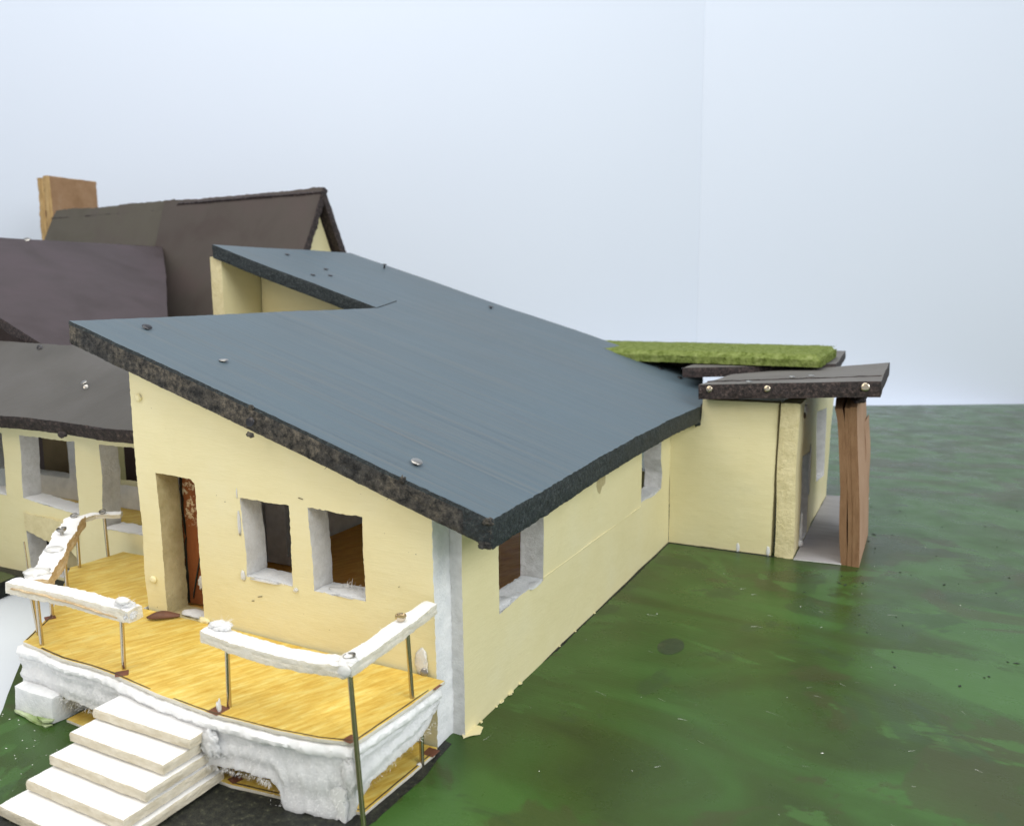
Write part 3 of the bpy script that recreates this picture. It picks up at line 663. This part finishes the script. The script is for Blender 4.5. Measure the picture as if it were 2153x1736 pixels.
post(ra, (-7.62, -2.2, zd-.3), (-7.55, -2.35, 2.1))
rb = empty('railing', (-1.4, -2.6, zd), 'bent white rail turning the deck corner beside the cream house wall', 'railing', G)
bar('handrail', [(-2.88, -2.60, 2.36), (-2.2, -2.66, 2.33), (-1.38, -2.67, 2.31), (-.8, -2.66, 2.33), (-.22, -2.62, 2.38)], rb, 'ivory', .15, .17, 7)
bar('handrail', [(-.27, -2.72, 2.385), (-.22, -2.2, 2.42), (-.20, -1.4, 2.48), (-.19, -.66, 2.52)], rb, 'ivory', .135, .16, 9, wfn=lambda t: 1.15-.25*t)
post(rb, (-2.52, -2.66, -.0), (-2.45, -2.66, 2.25)); post(rb, (-.04, -2.69, 0), (-.2, -2.66, 2.2), .038); post(rb, (-.17, -1.24, zd-.3), (-.24, -1.24, 2.3))
post(rb, (-.16, -1.06, 0), (-.18, -1.02, .8), .036); blob('glue_spot', (-.19, -1.1, .04), (.05, .05, .04), 'glue', rb, seed=3, amp=.2)
put('pin_head', CUP['brass'], (-.22, -1.42, 2.555), (.1, -.1, 1), (.085, .085, .1), rb); put('pin_head', CUP['steel'], (-.24, -2.6, 2.43), (-.1, -.1, 1), (.09, .09, .09), rb)
blob('glue_spot', (-.25, -2.74, 2.30), (.13, .05, .12), 'glue', rb, seed=8, amp=.15); blob('glue_spot', (-.24, -2.62, 2.40), (.14, .12, .05), 'glue', rb, seed=9, amp=.2)
rc = empty('railing', (-9.3, -.6, zd), 'slanting white rail with a tan side in front of the cream columns', 'railing', G)
bar('handrail', [(-7.7, -2.15, 2.18), (-8.3, -1.5, 2.22), (-9.0, -.85, 2.26), (-9.8, -.1, 2.30), (-10.55, .65, 2.32)], rc, 'tan', .2, .25, 13, amp=.022, wfn=lambda t: 1.1-.35*math.sin(t*9)**2*.6)
bar('handrail', [(-10.5, .75, 2.28), (-10.55, 1.1, 2.28), (-10.1, 1.5, 2.26)], rc, 'ivory', .13, .1, 15)
post(rc, (-8.18, -1.6, zd-.3), (-8.16, -1.6, 2.05)); post(rc, (-9.4, -.45, zd-.3), (-9.38, -.45, 2.1)); post(rc, (-10.33, .5, zd-.3), (-10.3, .5, 2.1)); post(rc, (-10.46, 1.34, zd-.3), (-10.5, 1.34, 2.2))
post(rc, (-10.75, -.35, 0), (-10.8, -.4, 2.0), .016)
put('pin_head', CUP['steel'], (-9.55, -.35, 2.42), (0, -.1, 1), (.10, .10, .10), rc); put('pin_shaft', SHAFT['steel'], (-9.55, -.35, 2.2), (0, 0, 1), (.035, .035, .2), rc)
put('pin_head', CUP['steel'], (-10.5, .6, 2.36), (.2, -.4, 1), (.08, .08, .08), rc); put('pin_head', CUP['steel'], (-10.35, 1.2, 2.32), (.2, -.4, 1), (.08, .08, .08), rc)
blob('glue_spot', (-8.85, -1.0, 2.27), (.2, .16, .05), 'glue', rc, seed=14, amp=.3); blob('glue_spot', (-8.0, -1.95, 2.22), (.25, .2, .07), 'glue', rc, seed=17, amp=.4)
# fluffy torn ends
def tuft(parent, c, r_, n_, seed, ln=.16):
    blob('torn_foam', c, r_, 'torn', parent, seed=seed, amp=.5, sub=4, fr=9)
    R = random.Random(seed); pts = []
    for k in range(n_):
        d = Vector((R.gauss(0, 1), R.gauss(0, 1), abs(R.gauss(0, 1)))).normalized(); pts.append(((c[0]+d.x*r_[0]*.8, c[1]+d.y*r_[1]*.8, c[2]+d.z*r_[2]*.8), d))
    fibres('torn_fibre', pts, ln, .004, 'fibre', parent, seed, upb=.3)
tuft(ra, (-4.85, -2.5, 2.34), (.22, .12, .08), 30, 5, .1); tuft(ra, (-4.66, -2.55, 2.22), (.10, .10, .08), 16, 6, .08)
tuft(rb, (-2.68, -2.55, 2.40), (.2, .12, .06), 30, 7, .11); tuft(rb, (-.3, -1.65, 2.42), (.08, .08, .04), 10, 8, .1)
tuft(ra, (-7.78, -2.5, 2.18), (.08, .10, .08), 14, 9, .07)
blob('glue_spot', (-4.82, -2.55, 2.43), (.14, .08, .06), 'glue', ra, seed=19, amp=.2)
# loose brown paper scrap on the deck by the door
R = random.Random(3); mb = MB(); N_ = 14; ring = []
for i in range(N_+1):
    t = i/N_; x = -6.36+.48*t; y0 = -.92+.34*t; hw = .13*math.sin(math.pi*t)**.8
    ring.append((mb.add((x-hw*.2, y0-hw*1.1-.0, zd+.03+.10*math.sin(math.pi*t)*.2)), mb.add((x-.03, y0+.0, zd+.05+.10*math.sin(math.pi*t))), mb.add((x+hw*.2, y0+hw*1.1, zd+.03+.03*t))))
for i in range(N_):
    for k in range(2): mb.face((ring[i][k], ring[i][k+1], ring[i+1][k+1], ring[i+1][k]))
sc = mb.build('paper_scrap', ['scrap'], None, True); sm = sc.modifiers.new('thickness', 'SOLIDIFY'); sm.thickness = .012*S
tag(sc, 'curled dark brown paper scrap lying on the yellow deck before the doorway', 'paper scrap')

# ================================================================== FLAT ROOFED ANNEX
ann = empty('flat_roof_annex', (1.7, 15.5, 0), 'cream flat roofed annex with grey roof boards and a green moss mat on top', 'model annex')
panel('wall', [(.0, 0), (2.90, 0), (2.96, 4.26), (.90, 4.26), (.86, 3.62), (.0, 3.84)], [], .5, FY(L+.005), ('cream', 'cream_rough', 'foam'), ann, rough=.010, seed=91, K=3, res=.12, grid=.4, wav=.04)
for x, k in ((2.0, 1), (2.82, 2)): blob('bare_foam_spot', (x, L+.0, .13), (.05, .012, .14), 'white', ann, seed=k, amp=.3)
ew = panel('end_wall', [(11.68, 0), (19.3, 0), (20.7, 4.2), (11.62, 4.28)], [[(12.9, .06), (14.2, .06), (14.45, 2.5), (12.95, 2.6)], [(16.1, 1.25), (18.5, .95), (18.2, 3.3), (15.6, 3.5)]], .49, FX(3.49),
      ('cream', 'cream_rough', 'foam', 'foam_grey'), ann, rough=.03, seed=92, K=5, res=.10, bevel=.02, grid=.4, wav=.05, holemats=[3, 3])
for p, r_, k in (((3.5, 13.0, .5), (.04, .12, .5), 1), ((3.5, 12.75, 3.95), (.05, .25, .2), 2), ((3.5, 14.3, 2.0), (.04, .08, .7), 3), ((3.5, 12.9, .12), (.08, .12, .12), 4)): blob('torn_foam', p, r_, 'foam', ew, seed=k*2.2, amp=.4)
pin(ann, (3.5, 12.5, 3.85), (1, -.3, .1), .09, 'steel', .03)
panel('wall', rect(-.05, 3.0, 0, 4.2), [], .4, FYb(20.2), ('cream', 'foam', 'foam'), ann, seed=93, K=2, res=.3, grid=1)
panel('paving_strip', [(3.5, 11.62), (4.72, 11.72), (4.9, 19.6), (3.5, 19.4)], [], .03, FZ(.04), ('paving', 'foam_grey'), ann, rough=.01, res=.15, seed=94, K=1, grid=.6, wav=.01)
# roof boards: the long front board is slightly tilted, with pins in its edge
def rb1(u, v, d): return (u, v, 4.72+.062*(u-.95)-d)
r1 = panel('roof_board', [(.92, 11.2), (3.2, 11.18), (5.46, 11.22), (5.42, 14.0), (5.40, 17.0), (1.15, 14.2)], [], .40, rb1, ('taupe', 'edge_brown', 'edge_brown'), ann, rough=.025, res=.07, bevel=.012, wav=.02, K=5, seed=95, freq=2.2)
sweep('split_line', [(.98, 11.9, 4.735), (2.0, 12.05, 4.80), (3.0, 12.15, 4.86), (5.4, 12.5, 5.01)], lambda t: [(-.03, -.01), (.03*(1-t), -.01), (.03*(1-t), .012), (-.03, .012)], ['edge_brown', 'edge_brown'], r1, amp=.014, seed=6)
def rb2(u, v, d): return (u, v, 4.93-d)
r2_ = panel('roof_board', [(-.2, 13.6), (1.1, 14.4), (3.9, 16.6), (3.63, 22.6), (-3.4, 22.6), (-3.0, 16.7), (-.2, 16.7)], [], .30, rb2, ('taupe', 'edge_brown', 'edge_brown'), ann, rough=.03, res=.12, bevel=.012, wav=.01, K=4, seed=96)
for x, z_ in ((1.21, 4.61), (2.73, 4.69), (5.1, 4.84)): pin(r1, (x, 11.2, z_), (.05, -1, .12), .085 if x < 5 else .105, 'brass', .03)
for x, y in ((2.2, 11.5), (3.14, 12.6), (3.43, 14.9), (3.62, 12.8)): pin(r1, (x, y, 4.72+.062*(x-.95)), (.1, -.1, 1), .085, 'steel', .035)
blob('bare_foam_spot', (.97, 11.17, 4.52), (.04, .02, .10), 'edge_brown', r1, seed=4, amp=.5)
# moss mat: displaced solid plus many small tufts
mb = MB(); nx, ny = 150, 70; top = []; x0, x1, y0, y1 = -5.0, 3.62, 14.75, 19.2
def mossz(x, y, e): return 5.34+.03*fz(x*2.2, y*2.2, 3, 5)-.16*e
def mxy(i, j):
    u, v = i/nx, j/ny; x = x0+(x1-x0)*u; y = y0+.35*(1-u)+(y1-y0)*v
    return x, y
for i in range(nx+1):
    r_ = []
    for j in range(ny+1):
        x, y = mxy(i, j); e = max(0, 1-min(i, nx-i, j, ny-j)/3)
        r_.append(mb.add((x+.05*fz(x*6, y*6, 1), y+.05*fz(x*6, y*6, 9), mossz(x, y, e))))
    top.append(r_)
for i in range(nx):
    for j in range(ny): mb.face((top[i][j], top[i+1][j], top[i+1][j+1], top[i][j+1]))
bl = [top[i][0] for i in range(nx+1)]+[top[nx][j] for j in range(1, ny+1)]+[top[i][ny] for i in range(nx-1, -1, -1)]+[top[0][j] for j in range(ny-1, 0, -1)]
prev = bl
for k in range(1, 6):
    cur = []
    for q in bl:
        x, y, z_ = mb.v[q]; s_ = k/5; zz = z_+(4.97-z_)*s_
        cur.append(mb.add((x+.05*fz(x*5, y*5, zz*5+k), y+.05*fz(x*5+4, y*5, zz*5), zz)))
    for i in range(len(bl)): j = (i+1) % len(bl); mb.face((prev[i], cur[i], cur[j], prev[j]))
    prev = cur
moss = mb.build('moss_mat', ['moss'], ann, False)
mb = MB(); R = random.Random(4)
for k in range(14000):
    if k % 3: i, j = R.randrange(nx), R.randrange(ny); x, y = mxy(i+R.random(), j+R.random()); z_ = mossz(x, y, 0); d = Vector((R.gauss(0, .5), R.gauss(0, .5), 1))
    else:
        i = R.randrange(nx); x, y = mxy(i+R.random(), 0); z_ = R.uniform(4.95, 5.25); d = Vector((R.gauss(0, .5), -1, R.gauss(0, .6)))
        if k % 9 == 0: x, y = mxy(nx, R.random()*ny); d = Vector((1, R.gauss(0, .5), R.gauss(0, .6)))
    d.normalize(); s_ = R.uniform(.012, .028); sd = d.orthogonal().normalized(); sd.rotate(Matrix.Rotation(R.uniform(0, 6.28), 3, d)); o_ = d.cross(sd); p = Vector((x, y, z_))
    a = [mb.add(tuple(p+sd*s_*.35)), mb.add(tuple(p-sd*s_*.2+o_*s_*.3)), mb.add(tuple(p-sd*s_*.2-o_*s_*.3)), mb.add(tuple(p+d*s_))]
    for t in ((0, 1, 3), (1, 2, 3), (2, 0, 3)): mb.face([a[i] for i in t])
tag(mb.build('moss_tufts', ['moss'], moss), kind='stuff')
# ================================================================== CARDBOARD SCREEN
scr = empty('cardboard_screen', (4.9, 13.4, 0), 'upright brown cardboard panel of split layers holding up the annex roof corner', 'cardboard panel')
for k, (xa, th, mats_) in enumerate(((5.15, .17, ('kraft', 'kraft_edge', 'kraft')), (4.99, .13, ('kraft', 'kraft_edge', 'kraft')), (4.87, .18, ('kraft', 'kraft_edge', 'kraft')))):
    def fr_(u, v, d, xa=xa, k=k):
        lean = -.24*(v/4.3); bow = .05*math.sin(v*1.1)+.012*nz(v*2, u, k)
        gap = (-.045 if k == 2 else 0)*max(0, math.sin((v-.15)/1.9*math.pi)) if v < 2.05 else 0
        flare = (-.10 if k == 2 else 0)*max(0, (v-3.6)/.7)**2
        return (xa-d+lean+bow*.5+gap+flare, u, v)
    panel('cardboard_layer', [(11.73+.02*k, .0), (15.05, .0), (15.05, 4.15), (14.3, 4.3), (12.6, 4.42-.03*k), (11.75, 4.24-.03*k)], [], th, fr_, mats_, scr, rough=.010, res=.06, bevel=0, wav=.01, K=4, seed=100+k, grid=.35, freq=4)
blob('dark_wad', (4.85, 12.6, 4.38), (.2, .5, .12), 'edge_brown', scr, seed=3, amp=.4)
panel('paper_flap', [(14.0, 1.4), (15.0, 1.3), (15.06, 3.6), (14.2, 3.5)], [], .03, lambda u, v, d: (5.12-.24*(v/4.3)+.06*(u-14.0)+.03-d+.02*math.sin(v*3), u, v), ('kraft', 'kraft_edge', 'kraft'), scr, rough=.04, res=.12, K=2, seed=105, bevel=.004)

# ================================================================== LOW WING
wing = empty('low_wing', (-13, 3.2, 0), 'low cream wing with open window bays under a smooth grey lean-to roof', 'model wing')
ho = [[(-18.2, 2.0), (-15.12, 2.05), (-15.08, 3.0), (-15.10, 3.72), (-18.2, 3.72)],
      [(-14.42, 2.04), (-12.22, 1.84), (-12.18, 2.8), (-12.14, 3.72), (-14.34, 3.72), (-14.38, 2.9)],
      [(-14.42, .08), (-12.5, .08), (-12.45, .7), (-12.9, 1.05), (-13.6, 1.12), (-14.45, 1.2)],
      [(-11.34, 1.62), (-9.2, 1.62), (-9.2, 3.72), (-11.28, 3.72), (-11.22, 3.0), (-11.32, 2.2)]]
fwl = panel('bay_wall', [(-19, 0), (-8.6, 0), (-8.6, 4.0), (-19, 4.0)], ho, .5, FY(1.9), ('cream', 'foam', 'foam', 'reveal'), wing, rough=.024, res=.06, bevel=0, wav=.05, K=5, seed=110, holemats=[3, 3, 3, 3])
for xa, xb, za, zb2, k in ((-14.40, -12.24, 2.045, 1.845, 1), (-11.3, -9.25, 1.625, 1.625, 2), (-18.0, -15.15, 2.03, 2.05, 3)):
    panel('sill', rect(xa, xb, 1.90, 2.42), [], .04, lambda u, v, d, xa=xa, xb=xb, za=za, zb2=zb2: (u, v, za+(zb2-za)*(u-xa)/(xb-xa)+.03-d+.02*nz(u*5, v*5, 4)), ('white', 'torn'), fwl, rough=.035, res=.06, bevel=.006, wav=.01, grid=.12, K=2, seed=150+k, freq=5)
panel('broken_board', [(-14.4, 1.18), (-13.4, 1.0), (-12.6, .95), (-12.3, 1.3), (-12.25, 1.62), (-14.42, 1.66)], [], .12, FY(1.84), ('cream_rough', 'cream_rough'), wing, rough=.05, res=.07, bevel=.01, wav=.08, K=3, seed=112, grid=.25)
panel('broken_board', [(-14.35, .1), (-13.9, .05), (-13.0, .1), (-12.6, .5), (-12.7, .95), (-14.35, 1.1)], [], .1, lambda u, v, d: (u, 2.5+d+.3*v, v), ('olive', 'olive'), wing, rough=.04, res=.1, K=2, seed=113)
hb = [[(-20, 1.85), (-16.32, 1.85), (-16.3, 3.9), (-20, 3.9)], [(-15.80, 1.83), (-12.2, 1.95), (-12.2, 3.9), (-15.85, 3.9)]]
panel('inner_wall', [(-20.5, 0), (-8.6, 0), (-8.6, 4.3), (-20.5, 4.3)], hb, .5, FY(4.5), ('foam', 'foam', 'cream', 'cream'), wing, rough=.02, res=.15, K=3, seed=114, wav=.03, holemats=[1, 3])
panel('floor', [(-19, 3.0), (-12.3, 3.05), (-8.8, 2.7), (-8.8, 4.5), (-19, 4.5)], [], .12, FZ(1.2), ('print', 'ivory'), wing, rough=.02, res=.2, K=1, seed=115, grid=.8)
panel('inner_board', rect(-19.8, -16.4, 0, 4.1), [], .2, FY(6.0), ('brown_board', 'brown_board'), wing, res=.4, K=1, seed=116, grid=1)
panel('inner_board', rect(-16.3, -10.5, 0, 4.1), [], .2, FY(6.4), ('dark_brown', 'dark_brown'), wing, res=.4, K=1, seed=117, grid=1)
def gr(u, v, d): return (u, v+.35*d, 4.33+.5*(v-1.2)-d*.92+.025*nz(u*.3, v*.3, 4))
def gedge(a, b_, hm): return 1
groof = panel('roof', [(-24, 1.15), (-15, 1.2), (-11.8, 1.22), (-10, 1.15), (-7.5, 1.2), (-7.5, 4.36), (-14.4, 4.38), (-15.8, 4.30), (-24, 4.5)], [], .36, gr, ('grey_roof', 'edge_brown', 'foam'), wing, rough=.018, res=.08, bevel=.02, wav=.03, K=5, seed=118, freq=2)  # white underside likewise added to bounce light into the bays
gn = Vector((0, -.5, 1))
pin(groof, (-16.44, 4.05, 5.78), gn+Vector((.8, -.9, 0)), .08, 'blackpin', .05)
pin(groof, (-12.51, 2.58, 5.03), gn+Vector((.1, -.1, 0)), .075, 'steel', .09); pin(groof, (-12.35, 2.48, 4.98), gn+Vector((.9, -.5, -.2)), .065, 'steel', .05)
for p, r_ in (((-10.2, 1.18, 4.28), (.35, .04, .04)), ((-11.5, 1.16, 4.05), (.16, .03, .07))): blob('torn_crumb', p, r_, 'edge_brown', groof, seed=p[0], amp=.5)
# ================================================================== GABLED HOUSE
gab = empty('gabled_house', (-26, 17, 0), 'tall gabled model house with steep brown roof and a cardboard chimney behind the others', 'model house')
sl = 2.1
def gfront(y_off=0): return lambda u, v, d: (u, 18-v*.43+.9*0-d*.9+y_off, 11.78-v*.903-d*.35+.04*nz(u*.4, v*.4, 1))
panel('roof_board', [(-27.1, -.05), (-22, .02), (-17.35, -.05), (-17.45, 4), (-17.4, 8.6), (-26.9, 8.6), (-26.7, 4), (-26.85, 2)], [], .35, lambda u, v, d: (u, 18-.05-v*.43+d*.9, 11.76-v*.903-d*.43+.05*nz(u*.3, v*.5, 1)), ('brown_roof', 'edge_brown', 'edge_brown'), gab, rough=.06, res=.12, bevel=.02, wav=.04, K=4, seed=120, freq=1.6, grid=.6)
panel('roof_board', [(-35.6, .12), (-30, .05), (-26.6, -.02), (-26.6, 8.6), (-36.1, 8.6)], [], .3, lambda u, v, d: (u, 18.15-v*.43+d*.9, 11.84-v*.903-d*.43+.05*nz(u*.3, v*.5, 7)), ('olive_roof', 'edge_brown', 'edge_brown'), gab, rough=.07, res=.12, bevel=.02, wav=.04, K=4, seed=121, freq=1.6, grid=.6)
panel('roof_board', [(-35.7, .35), (-26.6, .35), (-26, .08), (-17.3, .05), (-17.3, 8.6), (-35.7, 8.6)], [], .35, lambda u, v, d: (u, 18.05+v*.43-d*.9, 11.80-v*.903-d*.43), ('brown_roof', 'edge_brown', 'edge_brown'), gab, rough=.05, res=.15, bevel=.02, wav=.03, K=4, seed=122, freq=1.6, grid=.8)
panel('gable_wall', [(15.0, 0), (21.1, 0), (21.1, 4.2), (18.1, 10.7), (15.0, 4.2)], [], .5, FX(-17.75), ('cream', 'foam', 'foam'), gab, res=.25, K=2, seed=123, grid=.8)
panel('gable_wall', [(15.0, 0), (21.1, 0), (21.1, 4.2), (18.1, 10.7), (15.0, 4.2)], [], .5, FXm(-35.2), ('cream', 'foam', 'foam'), gab, res=.25, K=2, seed=124, grid=.8)
panel('wall', rect(-34.6, -18.3, 0, 4.3), [], .4, FY(15.0), ('cream', 'foam', 'foam'), gab, res=.4, K=2, seed=125, grid=1)
panel('wall', rect(-34.6, -18.3, 0, 4.3), [], .4, FYb(21.1), ('cream', 'foam', 'foam'), gab, res=.4, K=2, seed=126, grid=1)
# cross roof: large purple brown sheet running towards the low wing
cr = panel('cross_roof', [(-26.4, 4.5), (-15.4, 4.55), (-16.2, 8.4), (-19.1, 10.85), (-22.6, 13.9), (-26.3, 16.95)], [], .34, lambda u, v, d: (u, v, 9.55-.4*(u+26.4)-d+.015*nz(u*.3, v*.3, 3)), ('purple_roof', 'edge_brown', 'edge_brown'), gab, rough=.02, res=.1, bevel=.01, wav=.01, K=4, seed=127, freq=1.6, grid=.6)
panel('cross_roof', [(-26.45, 4.5), (-26.45, 16.95), (-36, 16.0), (-36, 4.5)], [], .34, lambda u, v, d: (u, v, 9.55+.4*(u+26.4)-d), ('purple_roof', 'edge_brown', 'edge_brown'), gab, rough=.03, res=.2, K=3, seed=128, grid=1)
panel('cross_wall', [(-34.5, 0), (-18.5, 0), (-18.5, 5.95), (-26.4, 9.1), (-34.5, 5.9)], [], .4, FY(6.8), ('dark_brown', 'foam', 'foam'), gab, res=.4, K=2, seed=129, grid=1)
panel('cross_wall', rect(7.2, 12.6, 0, 5.9), [], .4, FX(-18.6), ('cream', 'foam', 'foam'), gab, res=.4, K=2, seed=130, grid=1)
pin(cr, (-26.2, 10.3, 9.48), (.5, -.5, 1), .13, 'steel', .04)
# chimney of glued cardboard
ch = panel('chimney', rect(18.17, 21.02, 7.5, 13.6), [], .55, FX(-36), ('chimney', 'chimney_edge', 'chimney'), gab, rough=.04, res=.12, bevel=.03, wav=.03, K=4, seed=131, freq=2, grid=.5)
panel('cardboard_layer', rect(18.2, 21.0, 7.5, 13.55), [], .5, FX(-36.62), ('chimney', 'chimney_edge', 'chimney'), ch, rough=.06, res=.12, bevel=.03, wav=.03, K=4, seed=132, freq=2, grid=.6)

# ================================================================== SMALL LITTER
R = random.Random(21); mb = MB()
for k in range(90):
    x, y = R.uniform(.3, 9), R.uniform(-1.5, 18)
    if k < 60: x, y = R.uniform(-8, -5), R.uniform(-4.5, -2.9)
    s_ = R.uniform(.004, .010) * (1.5 if k % 17 == 0 else 1); a = R.uniform(0, 3.14); e = R.uniform(1, 3)
    c_ = [(x+s_*e*math.cos(a), y+s_*e*math.sin(a)), (x-s_*math.sin(a), y+s_*math.cos(a)), (x-s_*e*math.cos(a), y-s_*e*math.sin(a)), (x+s_*math.sin(a), y-s_*math.cos(a))]
    b_ = [mb.add((*q, .006)) for q in c_]; t_ = mb.add((x, y, .006+s_))
    for i in range(4): mb.face((b_[i], b_[(i+1) % 4], t_))
tag(mb.build('dust_specks', ['fibre']), 'pale dust specks scattered over the painted green board', 'dust', None, 'stuff')
pts = [((R.uniform(.3, 7.5), R.uniform(-1, 10), .008), (1, 0, 0)) for k in range(40)]
lint = fibres('lint', pts, .16, .0016, 'fibre', None, 22, droop=0, upb=0, flat=True); tag(lint, 'fine pale lint fibres lying on the green board', 'lint')
mb = MB()
for k in range(60):
    x, y = R.uniform(4, 11), R.uniform(4, 22); s_ = R.uniform(.012, .035); a = R.uniform(0, 3.14); e = R.uniform(1, 2.5)
    c_ = [(x+s_*e*math.cos(a), y+s_*e*math.sin(a)), (x-s_*math.sin(a), y+s_*math.cos(a)), (x-s_*e*math.cos(a), y-s_*e*math.sin(a)), (x+s_*math.sin(a), y-s_*math.cos(a))]
    b_ = [mb.add((*q, .006)) for q in c_]; t_ = mb.add((x, y, .006+s_*.6))
    for i in range(4): mb.face((b_[i], b_[(i+1) % 4], t_))
tag(mb.build('dirt_crumbs', ['board_edge']), 'dark dirt crumbs on the green board beyond the cardboard panel', 'dirt', None, 'stuff')
